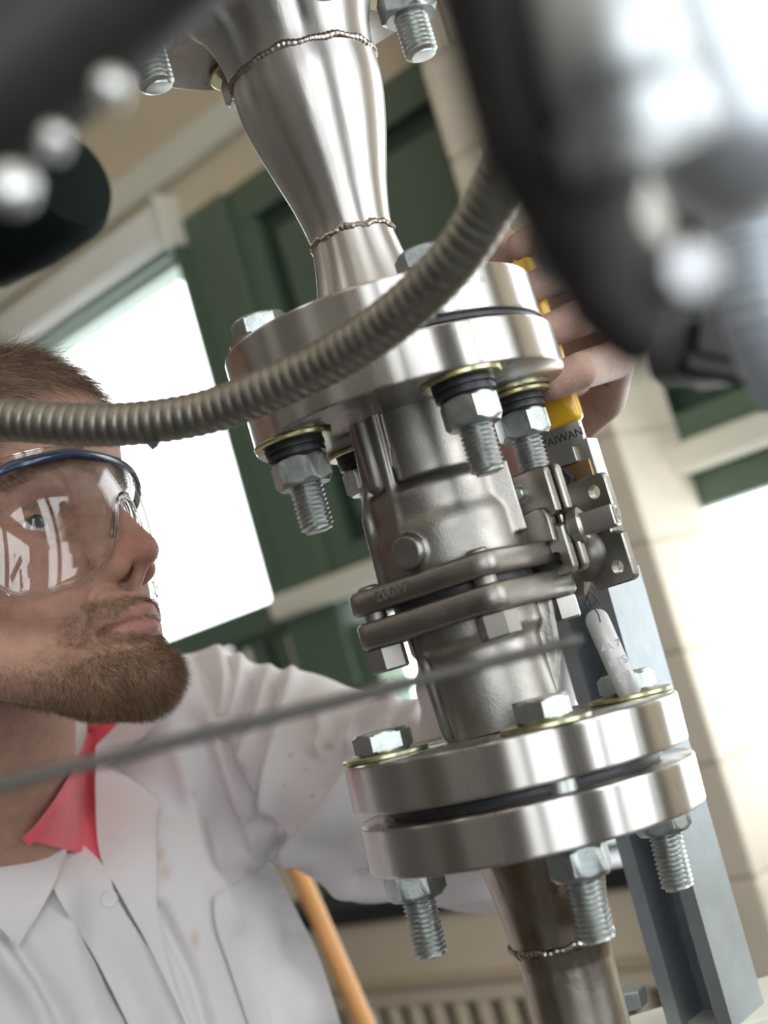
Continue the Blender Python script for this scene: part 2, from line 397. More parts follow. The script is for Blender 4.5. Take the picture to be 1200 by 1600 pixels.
for k in range(4): struct('plank', [(2.35+k*.08, 2.362+k*.08, -.02, -.005, 1.05, 1.69)], M_CREAM if k % 2 else M_GREEND, w3, ch=.002)
bl = thing('blind_cassette', 'white roller blind housing above the bright window', 'blind', RW(3.1, .04, 2.74))
mb = MB().add(*room_box(2.39, 3.85, 0.004, .085, 2.69, 2.81, .02)); mb.build('housing', M_WHITEP, bl, origin=bl.location)
mb = MB().add(*room_box(2.375, 2.39, 0.004, .09, 2.685, 2.815, .003)); mb.build('end_cap', M_CREAM, bl, origin=bl.location)
mb = MB().add(*room_box(2.42, 3.80, .03, .05, 2.67, 2.69, .004)); mb.build('bottom_rail', M_GREEN, bl, origin=bl.location)
PS0, PS1 = 1.255, 1.425; PT = .22
pier = struct('wall_pier', [(PS0+.003, PS1-.003, .0, PT-.007, 0, H_)], mat('mortar', (.56, .49, .41), 0, .85, noise=.05, nscale=40))
row = 0; z = 0.02; J = .006
while z < H_-.02:
    zt = min(z+.194, H_-.01)
    cuts = [PS0, PS1] if row % 2 == 0 else [PS0, PS0+.085, PS1]
    for a, b in zip(cuts[:-1], cuts[1:]):
        mb = MB().add(*room_box(a+(J/2 if a > PS0 else 0), b-(J/2 if b < PS1 else 0), .004, PT, z, zt, .004)); mb.build('brick', M_BLOCK, pier, smooth=False)
    row += 1; z += .2
bs = MB().add(*room_box(1.46, 2.64, .004, .17, 1.018, 1.062, .006)).build('sill_board', M_BLACK, None)
tag(bs, 'black sill board running above the beige convector cabinet', 'sill board')
hv = thing('convector_cabinet', 'beige metal convector cabinet with slotted grille below the window', 'heater', RW(2.0, .08, 0))
HO = hv.location
def hb(name, m, *b, ch=.004):
    mb = MB()
    for q in b: mb.add(*room_box(*q, ch))
    return mb.build(name, m, hv, origin=HO)
hb('top_panel', M_HEAT, (1.46, 2.64, .004, .15, .885, 1.016)); hb('lip', mat('beige_lip', (.50, .41, .30), 0, .5), (1.46, 2.64, .004, .165, .868, .885))
hb('back_plate', M_GAP, (1.46, 2.64, .004, .12, .02, .868), ch=.001); hb('front_panel', M_HEAT, (1.46, 2.64, .121, .15, .825, .868), (1.46, 2.64, .121, .15, .02, .52))
s = 1.47
while s < 2.62: hb('slat', M_HEAT, (s, s+.026, .121, .15, .521, .824), ch=.002); s += .066
mb = MB(); zz = .53
while zz < .82: mb.add(*room_box(1.46, 2.64, .128, .136, zz, zz+.005)); zz += .013
o = mb.build('grille_wires', mat('brown_wire', (.34, .28, .22), 0, .5), hv, origin=HO); o['kind'] = 'stuff'
# wooden pole
p0, p1 = P(468, 1365, 1.22), P(600, 1668, 1.12); d_ = p1-p0; p0 = p0-d_*.55; k_ = (0.0-p0[2])/d_[2]; p1 = p0+d_*k_
v, f = tube(np.array([p0, (p0+p1)/2, p1]), .0105, 16); st = MB().add(v, f).build('wooden_pole', M_WOOD, None)
tag(st, 'orange varnished wooden pole standing between lab coat and convector cabinet', 'pole')
# ceiling light panels added out of view for the steel to reflect
LLB = ['nearest the roller blind', 'at the end of the blind side', 'in the middle of the room', 'before the added dark door', 'nearest the right windows', 'in the far right corner']
for k, (s, t) in enumerate(((2.6, 2.2), (2.6, 4.0), (.9, 3.0), (.9, 4.5), (-.6, 2.2), (-.6, 4.0))):
    lt = thing('added_ceiling_light', 'unseen white ceiling panel added for reflections, '+LLB[k], 'lamp', RW(s, t, H_), 'ceiling panels added for light and reflections')
    MB().add(*room_box(s-.16, s+.16, t-.62, t+.62, H_-.05, H_)).build('frame', M_WHITEP, lt, origin=lt.location)
    MB().add(*room_box(s-.13, s+.13, t-.59, t+.59, H_-.056, H_-.05)).build('diffuser', emit('added_panel_glow', (1, .95, .88), 1.8) if k == 0 else bpy.data.materials['added_panel_glow'], lt, origin=lt.location)

# dark door and posts added behind the lens to streak the steel's reflections
d1 = struct('added_door_1', [(1.2, 2.15, 5.555, 5.6, 0, 2.1)], mat('added_dark_door', (.07, .045, .03), 0, .4)); struct('added_door_frame', [(1.12, 1.2, 5.55, 5.6, 0, 2.18), (2.15, 2.23, 5.55, 5.6, 0, 2.18), (1.12, 2.23, 5.55, 5.6, 2.1, 2.18)], M_GREEN, d1)
for k, (x, y, r_, lb) in enumerate(((-1.05, -.25, .045, 'thick dark post added for reflections behind the lens, farthest left'), (-.50, -.75, .03, 'dark post added for reflections behind the lens, second from left'), (.12, -.85, .055, 'thick dark post added for reflections straight behind the lens'), (.62, -.55, .028, 'slim dark post added for reflections behind the lens at right'), (1.15, -.15, .05, 'thick dark post added for reflections beside the lens at right'), (1.25, .45, .03, 'slim dark post added for reflections right of the block pier view'))):
    pt_ = thing('reflection_post', lb, 'post', (x, y, 0), 'posts added outside the frame for reflections')
    MB().add(*lathe([(0, 0), (r_*1.8, 0), (r_*1.8, .012), (r_, .014), (r_, 3.0), (0, 3.0)], 24)).build('post', M_DARK, pt_)
# ================================================================== the flanged pipe run (all measured from the axis point AX, mm up and down)
AX = P(636, 650, .522); mm = .001
def ax(z): return AX+np.array([-.0227*z*mm, 0, z*mm])
# the run bends very slightly: everything from the tail flange down is turned 3 degrees
TL = np.array(Matrix.Rotation(math.radians(3.1), 3, Vector(F)))
def axl(z): return ax(-166)+TL@(np.array([-.0227*(z+166)*mm, 0, (z+166)*mm]))
TLE = Matrix(TL.tolist()).to_euler()
TLM = np.eye(4); TLM[:3, :3] = TL
def disc_prof(r, z0, z1, ri=0, c=.0012):
    lo = [(ri, z0), (r-c, z0), (r-.3*c, z0+.3*c), (r, z0+c)]; hi = [(r, z0+c+.0004), (r, z1-c-.0004), (r, z1-c), (r-.3*c, z1-.3*c), (r-c, z1), (ri, z1)]
    return [(a, b) for a, b in lo]+hi
def flange_mesh(r, z0, z1, ri, holes=None): return lathe(disc_prof(r, z0, z1, ri), 128)
def bead(r, z, tr=.0016, tilt=0.0, seed=0):
    rg = np.random.default_rng(seed); n = 260; a = np.arange(n+1)*2*math.pi/n; a[-1] = 2*math.pi
    ph = a*r/.0026*2*math.pi/1.0
    rr = 1.15*tr*(1+.11*np.cos(ph+.8*np.sin(a*5))+.13*np.sin(a*11+seed)); dz = .0006*np.sin(a*7+seed)+.0004*np.sin(a*17)
    r = r-.0007; p = np.stack([r*np.cos(a), r*np.sin(a), z+dz], 1); p[-1] = p[0]
    return tube(p, rr, 10, cap=False)
# --- upper reducer with its two flanges
red = thing('flanged_reducer', 'brushed steel conical pipe reducer welded between two flanges at the top', 'pipe', ax(47))
O = red.location
def L_(z): return z*mm-0.047
mb = MB().add(*lathe(disc_prof(.0765, L_(25), L_(47), .018), 128)); fl1 = mb.build('flange', M_MACH, red)
prof = [(30.5, 47), (30, 50), (27.5, 57), (25, 66), (22.8, 76), (21.2, 86), (20.6, 90.5)]
sp = spline([(a, b) for a, b in prof], 30); mb = MB().add(*lathe([(a*mm, L_(b)) for a, b in sp], 96)); mb.build('hub', M_STEEL, red)
mb = MB().add(*bead(.0208, L_(91.5), .0014, seed=1)); mb.build('weld_bead', M_STAIN, red)
sp = spline([(20.6, 92), (21.2, 99), (24.2, 114), (28.6, 130), (32.6, 145), (35.4, 158), (36.6, 168), (36.8, 178)], 40)
mb = MB().add(*lathe([(a*mm, L_(b)) for a, b in sp], 96)); mb.build('reducer_cone', M_STEEL, red)
mb = MB().add(*bead(.0368, L_(179.5), .0017, seed=2)); mb.build('weld_bead', M_STAIN, red)
sp = spline([(36.6, 180), (37.0, 186), (39.0, 197), (42.2, 207), (46, 215), (49, 219.5), (52, 222)], 24)
mb = MB().add(*lathe([(a*mm, L_(b)) for a, b in sp], 96)); mb.build('hub', M_STEEL, red)
mb = MB().add(*lathe(disc_prof(.0935, L_(222), L_(245), .03), 128)); mb.build('flange', M_MACH, red)
# flange stamping
def stamp(body, r, zc, a0, size, parent, O_, m=M_BLACK, name='stamped_lettering'):
    mb = MB(); n = len(body)
    cu = bpy.data.curves.new('t', 'FONT'); cu.body = body; cu.size = size; cu.extrude = .00008; cu.align_x = 'CENTER'; cu.align_y = 'CENTER'
    o = bpy.data.objects.new('t', cu); COL.objects.link(o); dg = bpy.context.evaluated_depsgraph_get(); me = bpy.data.meshes.new_from_object(o.evaluated_get(dg)); bpy.data.objects.remove(o)
    v = np.zeros(len(me.vertices)*3); me.vertices.foreach_get('co', v); v = v.reshape(-1, 3); a = a0+v[:, 0]/r; rr = r+.00004+v[:, 2]
    w = np.stack([rr*np.cos(a), rr*np.sin(a), zc+v[:, 1]], 1); me.vertices.foreach_set('co', w.ravel()); me.update(); me.materials.clear()
    return link(name, me, m, parent, False)
M_STAMP = mat('stamped_steel', (.36, .34, .32), 1, .5)
stamp('B16.5  E 316/316L', .0765, L_(38), math.radians(-62), .0046, red, O, M_STAMP)
# --- gaskets
def gasket(z0, z1, r, label):
    o = thing('gasket', label, 'gasket', ax(z0) if z0 > 0 else axl(z0), 'flange gaskets')
    if z0 < 0: o.rotation_euler = TLE
    MB().add(*lathe([(.03, 0), (r, 0), (r, (z1-z0)*mm), (.03, (z1-z0)*mm)], 96)).build('ring', M_GASKET, o)
    MB().add(*lathe([(r-.0001, .25*(z1-z0)*mm), (r+.0016, .3*(z1-z0)*mm), (r+.0016, .7*(z1-z0)*mm), (r-.0001, .75*(z1-z0)*mm)], 96)).build('outer_ring', M_BLACK, o)
gasket(21, 25, .0735, 'thin dark gasket between the upper pair of round flanges')
gasket(-183, -177, .0640, 'black gasket in the gap between the lower pair of round flanges')
# --- ball valve
vz = -88
val = thing('ball_valve', 'cast steel flanged ball valve with square bolted centre joint and lever', 'valve', ax(vz))
VO = ax(vz)
def Z(z): return (z-vz)*mm
MB().add(*lathe(disc_prof(.0765, Z(0), Z(21), .02), 128)).build('flange', M_MACH, val)
o_ = MB().add(*lathe(disc_prof(.0790, -.011, .011, .02), 128)).build('flange', M_MACH, val); o_.location = tuple(ax(-166)-VO); o_.rotation_euler = TLE
def cyl(q, r, z0, z1, rnd):   # rounded vertical cylinder
    d0 = np.sqrt(q[..., 0]**2+q[..., 1]**2)-(r-rnd); d1 = np.maximum(z0+rnd-q[..., 2], q[..., 2]-(z1-rnd))
    return np.minimum(np.maximum(d0, d1), 0)+np.sqrt(np.maximum(d0, 0)**2+np.maximum(d1, 0)**2)-rnd
def pol(r, deg, z): return (r*math.cos(math.radians(deg)), r*math.sin(math.radians(deg)), z)
SA = np.array([.866, .5, 0]); WA = np.array([.5, -.866, 0])
def upper(q):
    d = cyl(q, 26.5, -40, 3, 1)
    d = smin(d, cyl(q, 33.5, -82, -34, 7), 3)
    d = smin(d, cyl(q, 35.5, -82, -50, 9), 4)
    d = smin(d, caps(q, [pol(29, 232, 2), pol(31, 232, -35), pol(33.5, 232, -60)], [3, 2.6, 2.2]), 2.0)
    d = smin(d, caps(q, [pol(29, 196, 2), pol(31, 196, -30), pol(35, 196, -45), pol(36, 196, -78)], [2.6, 2.4, 3.2, 3]), 2.5)
    d = smin(d, caps(q, [pol(27, 205, 2), pol(27.5, 205, -30)], [4, 4]), 2.0)
    d = smin(d, cap(q, pol(25, 238, -66), pol(37.2, 238, -66), 8.2), 1.2)
    d = smin(d, cap(q, [0, 0, -58], 46*SA+[0, 0, -58], 15), 4)
    # flat lug on the right
    c = np.array([25.5, -13, -53.]); p = q-np.float32(c); u = p@np.float32([.94, .34, 0]); w = p@np.float32([.34, -.94, 0]); zz = p[..., 2]
    b = np.maximum(np.maximum(np.abs(u)-8, np.abs(w)-9), np.abs(zz)-17)
    d = smin(d, b, 1.2)
    # boss face trimmed flat
    n = np.float32(pol(1, 238, 0)); d = np.maximum(d, (q@n)-40.5)
    return d
v, f = snets(upper, (-50, -50, -84), (60, 50, 0.5), .9); v = relax(v, f, 1, .4)
me = quad_mesh('valve_body', v*mm-[0, 0, vz*mm], f); link('valve_body', me, M_CAST, val)
def lower(q):
    d = cyl(q, 28.8, -170, -98, 1)
    d = smin(d, cyl(q, 31.5, -112, -98, 3), 6)
    d = smin(d, caps(q, [pol(30, 205, -100), pol(28.5, 205, -150)], [3.4, 2.6]), 2)
    d = smin(d, caps(q, [pol(28, 218, -100), pol(27.5, 218, -150)], [2.2, 2.0]), 1.5)
    for k, r in ((0, 37), (1, 34), (2, 31)): d = smin(d, caps(q, [pol(r, -8, -104), pol(r-2.5, -8, -125), pol(27, -8, -150)], [1.9, 1.8, 1.8]), 1.6)
    return d
v, f = snets(lower, (-42, -42, -154.5), (48, 42, -99), .9); v = relax(v, f, 1, .4)
link('tail_body', quad_mesh('tail_body', v*mm-[0, 0, vz*mm], f), M_CAST, val)
# square joint plates, corners at 12, 102, 192, 282 degrees
def sq(z0, z1, r=.056, name='square_flange'):
    pl = rrect(r*2*math.cos(math.pi/4), r*2*math.cos(math.pi/4), .009, 5); a = math.radians(12-45)
    pl = pl@np.array([[math.cos(a), math.sin(a)], [-math.sin(a), math.cos(a)]])
    v, f = prism(pl, Z(z0), Z(z1), .0016); return MB().add(v, f).build(name, M_CAST, val, angle=50)
sq(-87, -76, .0575); sq(-103, -90.5, .0575)
MB().add(*lathe([(.03, Z(-91)), (.034, Z(-91)), (.034, Z(-86.5)), (.03, Z(-86.5))], 48)).build('joint_seal', M_BLACK, val)
# numbers cast on the edge of the upper plate
an = math.radians(237); nrm = np.array([math.cos(an), math.sin(an), 0]); tx = np.array([-nrm[1], nrm[0], 0])
side = np.array([math.cos(math.radians(57+180)), math.sin(math.radians(57+180)), 0]); tx = np.array([-side[1], side[0], 0])
mt = np.eye(4); mt[:3, 0] = tx; mt[:3, 1] = [0, 0, 1]; mt[:3, 2] = side; mt[:3, 3] = side*(.0575*math.cos(math.pi/4)+.0001)-tx*.012+np.array([0, 0, Z(-81)])
text_mesh('cast_number', '20617', .0075, .0003, mt, M_STAMP, val, (0, 0, 0))
# corner screws of the square joint
for k, dg_ in enumerate((12, 102, 192, 282)):
    c = np.array(pol(.0435, dg_, 0)); m_ = np.eye(4); m_[:3, 3] = c+[0, 0, Z(-103)]
    sc = thing('hex_screw', ['hex screw at the right corner of the square valve joint', 'hex screw at the hidden rear corner of the square valve joint', 'hex screw at the left corner of the square valve joint', 'hex screw under the near corner of the square valve joint'][k], 'bolt', VO+m_[:3, 3], 'screws of the square valve joint')
    ro = rnd = math.radians(20+30*k); hx = hexa(.0165)@np.array([[math.cos(ro), math.sin(ro)], [-math.sin(ro), math.cos(ro)]])
    MB().add(*prism(hx, -.0115, 0, .0009)).build('head', mat('dull_screw', (.40, .38, .36), 1, .42, noise=.1, nscale=80), sc)
    MB().add(*lathe([(0, .0290), (.0042, .0290), (.0052, .028), (.0052, 0), (0, 0)], 24)).build('shank', M_STAMP, sc)
# --- stem, mounting pads
SO = np.array([0, 0, Z(-75.)])
def fr(s, w=0., z=0.):     # local frame: x = WA, y = up, z = -SA (towards the lens)
    m = np.eye(4); m[:3, 0] = WA; m[:3, 1] = [0, 0, 1]; m[:3, 2] = -SA if False else np.cross(WA, [0, 0, 1]); m[:3, 3] = SO+SA*s*mm+WA*w*mm+[0, 0, z*mm]; return m
def pad(half, tab, hole, th):
    # four-tab plate outline, tabs at the corners
    h, t = half, tab; o = []
    for sx, sy in ((1, 1), (-1, 1), (-1, -1), (1, -1)):
        a = [(h, h-t), (h, h)] ; pts = [(h, h-t), (h, h-.003), (h-.0008, h-.0012), (h-.0022, h-.0004), (h-.0034, h), (h-t, h), (h-t-.0022, h-.0058)]
        pts = [(sx*x, sy*y) for x, y in pts]
        if sx*sy < 0: pts = pts[::-1]
        if (sx, sy) == (1, 1): pts = [(h-.0052, h-t-.0022)]+pts
        elif (sx, sy) == (-1, 1): pts = pts+[(-(h-.0052), h-t-.0022)]
        elif (sx, sy) == (-1, -1): pts = [(-(h-.0052), -(h-t-.0022))]+pts
        else: pts = pts+[(h-.0052, -(h-t-.0022))]
        o += pts
    return np.array(o)
M_PADS = mat('pad_steel', (.36, .34, .31), 1, .36, noise=.1, nscale=60, bump=.15, bscale=700)
def tab_plate(B_, w, z, half, th, name, holes=(1, 1, 1, 1), pin=None):
    pl = pad(half, half*.86, .003, th)
    me = MB().add(*prism(pl, -th/2, th/2, .0008), mtx=fr(B_, w, z)); o = me.build(name, M_PADS, val, angle=40)
    # pierce the tab holes
    cut = MB()
    for k, (sx, sy) in enumerate(((1, 1), (-1, 1), (-1, -1), (1, -1))):
        if not holes[k]: continue
        m = fr(B_, w+sx*(half-.0082)/mm, z+sy*(half-.0082)/mm); cut.add(*prism(circ(.0034, 20), -.02, .02), mtx=m)
    if any(holes):
        c = cut.build('cutter', None, None); md = o.modifiers.new('b', 'BOOLEAN'); md.operation = 'DIFFERENCE'; md.object = c; md.solver = 'EXACT'; c.location = (0, 0, 0)
        c.parent = val; bpy.context.view_layer.update(); dg = bpy.context.evaluated_depsgraph_get(); nm = bpy.data.meshes.new_from_object(o.evaluated_get(dg)); o.modifiers.clear(); o.data = nm; bpy.data.objects.remove(c)
        nm.set_sharp_from_angle(angle=math.radians(40))
    return o
PW = np.array([math.cos(math.radians(42)), -math.sin(math.radians(42)), 0]); PN = np.cross(PW, [0, 0, 1])
def pf(x, y, d, w=0., z=0., n=0.):
    m = np.eye(4); m[:3, 0] = PW; m[:3, 1] = [0, 0, 1]; m[:3, 2] = PN; m[:3, 3] = P(x, y, d)-VO+PW*w*mm+PN*n*mm+np.array([0, 0, z*mm]); return m
fr = lambda base, w, z: base@np.array([[1, 0, 0, w*mm], [0, 1, 0, z*mm], [0, 0, 1, 0], [0, 0, 0, 1.]])
B1 = pf(812, 832, .521); B2 = B1@np.array([[1, 0, 0, .0012], [0, 1, 0, 0], [0, 0, 1, -.0062], [0, 0, 0, 1.]]); B3 = pf(903, 843, .538)
tab_plate(B1, 0, 0, .0262, .0046, 'mounting_pad', (0, 0, 0, 1)); tab_plate(B2, 1, 0, .0262, .0042, 'mounting_pad', (0, 0, 0, 0))
tab_plate(B3, 0, 0, .0272, .0050, 'mounting_bracket')
MB().add(*lathe([(0, .0030), (.0028, .0030), (.0034, .0024), (.0034, 0), (.0048, 0), (.0048, -.0005), (0, -.0005)], 20), mtx=pf(813, 772, .5165)).build('pin', M_ZINC, val)
st_pl = np.array([(-.009, -.008), (.0085, -.009), (.0088, .002), (.007, .0062), (.003, .0078), (-.009, .006)])
MB().add(*prism(st_pl, -.0015, .0015, .0005), mtx=pf(838, 822, .5115)).build('stop_plate', M_PADS, val, angle=40)
MB().add(*lathe([(0, .0019), (.0021, .0019), (.0021, 0), (0, 0)], 20), mtx=pf(857, 829, .5105)).build('pin', M_ZINC, val)
MB().add(*lathe([(0, .012), (.010, .012), (.0150, .009), (.0165, .002), (.0165, -.03), (0, -.03)], 48), mtx=pf(880, 840, .538)).build('bonnet', M_CAST, val)
MB().add(*lathe([(0, -.012), (.0170, -.012), (.0170, -.002), (.0150, .005), (.0110, .0095), (.006, .0115), (0, .012)], 48), mtx=pf(914, 866, .535)@np.diag([.82,.82,.82,1])).build('packing_dome', mat('dark_casting', (.22, .20, .19), 1, .45), val)
# the stem points to the right, square end
sd = np.array([.93, -.36, 0.]); b0 = P(905, 822, .512)-VO
MB().add(*lathe([(0, 0), (.0082, 0), (.0090, .001), (.0090, .0055), (.0070, .007), (0, .007)], 32), mtx=frame(b0-sd*.004, sd)).build('gland_nut', M_PADS, val)
MB().add(*prism(rrect(.0105, .0125, .001, 2), 0, .0165, .0006), mtx=frame(b0+sd*.002, sd, [0, 0, 1])).build('stem', M_PADS, val)
mt = frame(b0+sd*.0187, sd, [0, 0, 1]); MB().add(*prism(rrect(.0070, .0075, .0012, 3), -.0002, .0004)).mesh('x')
fr4 = MB()
for x, y, w, h in ((0, .0036, .008, .0012), (0, -.0036, .008, .0012), (.0034, 0, .0012, .008), (-.0034, 0, .0012, .0045), (0, 0, .0045, .0012)): fr4.add(*prism(rrect(w, h, .0003, 2), -.0002, .0004), mtx=mt@np.array([[1, 0, 0, x], [0, 1, 0, y], [0, 0, 1, 0], [0, 0, 0, 1.]]))
fr4.build('stamped_mark', M_STAMP, val)
# maker's pad mark on the lug (worn raised oval emblem)
nl = np.array([.94, .34, 0]); tl = np.array([.34, -.94, 0.]); lc = np.array([25.5, -13, -56.])*mm+nl*.0081-[0, 0, vz*mm]
em = MB(); ml = frame(lc, nl, tl)
em.add(*prism(circ(1, 20)*[.0032, .0052], 0, .0004), mtx=ml).add(*prism(rrect(.0075, .0022, .0006, 3), 0, .0005), mtx=ml@np.array([[1, 0, 0, 0], [0, 1, 0, -.0078], [0, 0, 1, 0], [0, 0, 0, 1.]])).add(*prism(rrect(.0058, .0018, .0005, 3), .0004, .0009), mtx=ml@np.array([[1, 0, 0, 0], [0, 1, 0, .001], [0, 0, 1, 0], [0, 0, 0, 1.]]))
em.build('raised_emblem', M_ZINC, val)
# --- lever: cranked flat bar up behind the flanges, yellow sleeve
LW = np.array([math.cos(math.radians(30)), -math.sin(math.radians(30)), 0]); LN = np.array([-LW[1], LW[0], 0])*-1
LP = P(900, 742, .560)-VO
def lf(w, z, n=0.): m = np.eye(4); m[:3, 0] = LW; m[:3, 1] = [0, 0, 1]; m[:3, 2] = np.cross(LW, [0, 0, 1]); m[:3, 3] = LP+LW*w*mm+np.array([0, 0, z*mm])+m[:3, 2]*n*mm; return m
M_LEV = mat('stainless_bar', (.46, .43, .40), 1, .38, noise=.08, nscale=70, bump=.15, bscale=800)
lev = MB().add(*prism(rrect(.030, .064, .0015, 3), -.002, .002, .0005), mtx=lf(-4, 34)).build('lever', M_LEV, val, angle=40)
MB().add(*prism(rrect(.0235, .0085, .0008, 3), -.0015, .0015, .0004), mtx=lf(-7, 10, 3)).build('stop_plate', M_LEV, val, angle=40)
MB().add(*prism(rrect(.0025, .024, .0006, 2), -.012, .002, .0004), mtx=lf(11.2, 4, 0)).build('lever_flank', M_LEV, val, angle=40)
MB().add(*prism(rrect(.0290, .0135, .0008, 2), -.0035, .0030, .0005), mtx=lf(-4, -1, 0)).build('lever_hub', mat('hub_brown_reflection', (.42, .27, .15), 1, .4), val, angle=40)  # brown of a reflection put into the hub's base colour
MB().add(*prism(hexa(.011), 0, .006, .0006), mtx=lf(-5, -1.5, 3)).add(*lathe([(0, .010), (.003, .010), (.003, 0), (0, 0)], 20), mtx=lf(-5, -1.5, 5)).build('lever_nut', M_BLACK, val)
text_mesh('stamped_word', 'TAIWAN', .0060, .0002, lf(-.6, 20, 2.05), M_BLACK, lev, (0, 0, 0))
gp = MB().add(*prism(rrect(.0335, .090, .003, 4), -.0042, .0042, .0016), mtx=lf(-4, 71)); gp.build('grip', M_GRIP, lev, angle=50)
# --- hanging tag
tg = thing('metal_tag', 'small embossed aluminium tag wired below the valve pads', 'tag', P(955, 1000, .505))
tO = P(955, 1000, .505); m_ = frame(np.zeros(3), [-.25, -.95, .08], [.93, -.24, .0])
ta = P(930, 962, .505)-tO; tb = P(985, 1085, .502)-tO; up = (ta-tb)/np.linalg.norm(ta-tb); nz = np.cross(np.cross(up, -F), up); nz /= np.linalg.norm(nz); xx = np.cross(up, nz)
m_ = np.eye(4); m_[:3, 0] = xx; m_[:3, 1] = up; m_[:3, 2] = nz; m_[:3, 3] = (ta+tb)/2
Lt = np.linalg.norm(ta-tb)
tpl = MB().add(*prism(rrect(.0112, Lt+.006, .0055, 6), -.0004, .0004, .0002), mtx=m_).build('plate', mat('tag_aluminium', (.44, .43, .43), 1, .5, noise=.05, nscale=100), tg, angle=50)
for k, (tx_, yy) in enumerate((('4A 7', .004), ('KTS', -.004), ('2B1', -.011))): text_mesh('embossed_text', tx_, .0052, .0002, m_@np.array([[1, 0, 0, .0008], [0, 1, 0, yy], [0, 0, 1, .0004], [0, 0, 0, 1.]]), M_STAMP, tpl, (0, 0, 0))
wp = spline([P(938, 972, .501), P(934, 958, .499), P(926, 948, .500), P(918, 932, .502), P(925, 915, .504), P(932, 940, .503), P(915, 945, .502), P(922, 925, .5), P(938, 945, .501)], 60)-tO
MB().add(*tube(wp, .00035, 6)).build('wire', M_BLACK, tg)

# --- lower pipe
low = thing('flanged_pipe', 'lower steel pipe with tapered weld-neck flange and brown heat marks', 'pipe', axl(-205)); low.rotation_euler = TLE
def Y(z): return (z+205)*mm
MB().add(*lathe(disc_prof(.0790, Y(-205), Y(-183), .02), 128)).build('flange', M_MACH, low)
sp = spline([(34, -203), (32, -206), (29.5, -213), (27, -226), (24.8, -240), (23.6, -252)], 24)
MB().add(*lathe([(a*mm, Y(b)) for a, b in sp], 96)).build('hub', M_STAIN, low)
MB().add(*bead(.0237, Y(-253.5), .0016, seed=5)).build('weld_bead', M_STAIN, low)
sp = spline([(23.4, -255), (22.4, -262), (21.6, -275), (21.6, -420)], 24)
MB().add(*lathe([(a*mm, Y(b)) for a, b in sp], 96)).build('pipe', M_STAIN, low)

# --- bolts
def thread(r, z0, z1, pitch=.0022, seg=40):
    n = int(abs(z1-z0)/pitch*8)+1; zz = np.linspace(z0, z1, n); a = np.arange(seg)*2*math.pi/seg
    ph = (zz[:, None]/pitch-a[None]/(2*math.pi)) % 1; tri = np.abs(ph*2-1); e = np.minimum(1, np.minimum(abs(zz-z0), abs(z1-zz))/.0022)[:, None]
    rr = (r-.0013)+.0013*np.clip(tri*1.25-.1, 0, 1)-.0022*(1-e)**1.5
    v = np.stack([rr*np.cos(a), rr*np.sin(a), np.repeat(zz[:, None], seg, 1)], -1).reshape(-1, 3); f = []
    for i in range(n-1):
        for j in range(seg): k = (j+1) % seg; f.append((i*seg+j, i*seg+k, (i+1)*seg+k, (i+1)*seg+j))
    f.append(tuple(range(seg))[::-1]); f.append(tuple((n-1)*seg+i for i in range(seg))); return v, f
def nut_v(af, z0, z1, rot=0.0, rows=None):
    # hexagon with rounded-off ends (intersection of hexagon and cone), 48 directions
    n = 48; a = np.arange(n)*2*math.pi/n; rh = (af/2)/np.cos((a+math.pi/6) % (math.pi/3)-math.pi/6); v = []; zs = [(0, .0), (.045, .16), (.10, .5), (.16, 1), (.84, 1), (.90, .5), (.955, .16), (1, 0)]
    rmin = af/2*.97; rmax = af/2/math.cos(math.pi/6)
    for t, c in zs:
        lim = rmin+(rmax-rmin)*c; rr = np.minimum(rh, lim) if c < 1 else rh
        v.append(np.stack([rr*np.cos(a+rot), rr*np.sin(a+rot), np.full(n, z0+(z1-z0)*t)], 1))
    v = np.concatenate(v); f = []
    for i in range(len(zs)-1):
        for j in range(n): k = (j+1) % n; f.append((i*n+j, i*n+k, (i+1)*n+k, (i+1)*n+j))
    f.append(tuple(range(n))[::-1]); f.append(tuple((len(zs)-1)*n+i for i in range(n))); return v, f
def washer(ri, ro, z0, z1): return lathe([(ri, z0), (ro-.0006, z0), (ro, z0+.0006*np.sign(z1-z0)), (ro, z1-.0004*np.sign(z1-z0)), (ro-.0006, z1), (ri, z1)], 48)
def make_bolt(label, cat, grp, loc, total, scale=1.0, tip=46, lock=True, bw=.0185, tw=.0185, rot=0.3, studs=False):
    # z = 0 is the underside of the lower flange, total = thickness of the clamped stack (mm)
    b = thing('flange_bolt', label, cat, loc, grp); S = scale*mm; T = total*mm
    MB().add(*thread(.0079*scale, -tip*mm, -.002, .0022*scale)).build('threaded_shank', M_ZINC, b)
    MB().add(*lathe([(0, -.003), (.0076*scale, -.003), (.0076*scale, T+.004), (0, T+.004)], 24)).build('plain_shank', M_ZINC, b)
    zb = 0.0
    if bw:
        MB().add(*washer(.0077, bw*scale, 0, -.0025)).build('washer', M_YZINC, b); zb = -.0025
    if lock:
        MB().add(*lathe([(.008, zb), (.0138, zb), (.0142, zb-.001), (.0142, zb-.0032), (.0130, zb-.0036), (.0130, zb-.0042), (.0138, zb-.0046), (.0138, zb-.0066), (.008, zb-.0066)], 48)).build('lock_washer', M_BLACK, b); zb -= .0066
    MB().add(*nut_v(.0240*scale, zb, zb-.0140*scale, rot)).build('nut', M_NUT, b)
    zt = T
    if tw: MB().add(*washer(.0077, tw*scale, T, T+.0024)).build('washer', M_YZINC, b); zt = T+.0024
    if not studs: MB().add(*nut_v(.0240*scale, zt, zt+.0100, rot+.25)).build('head', M_NUT, b)
    else: MB().add(*nut_v(.0240*scale, zt, zt+.014*scale, rot)).build('nut', M_NUT, b)
    return b
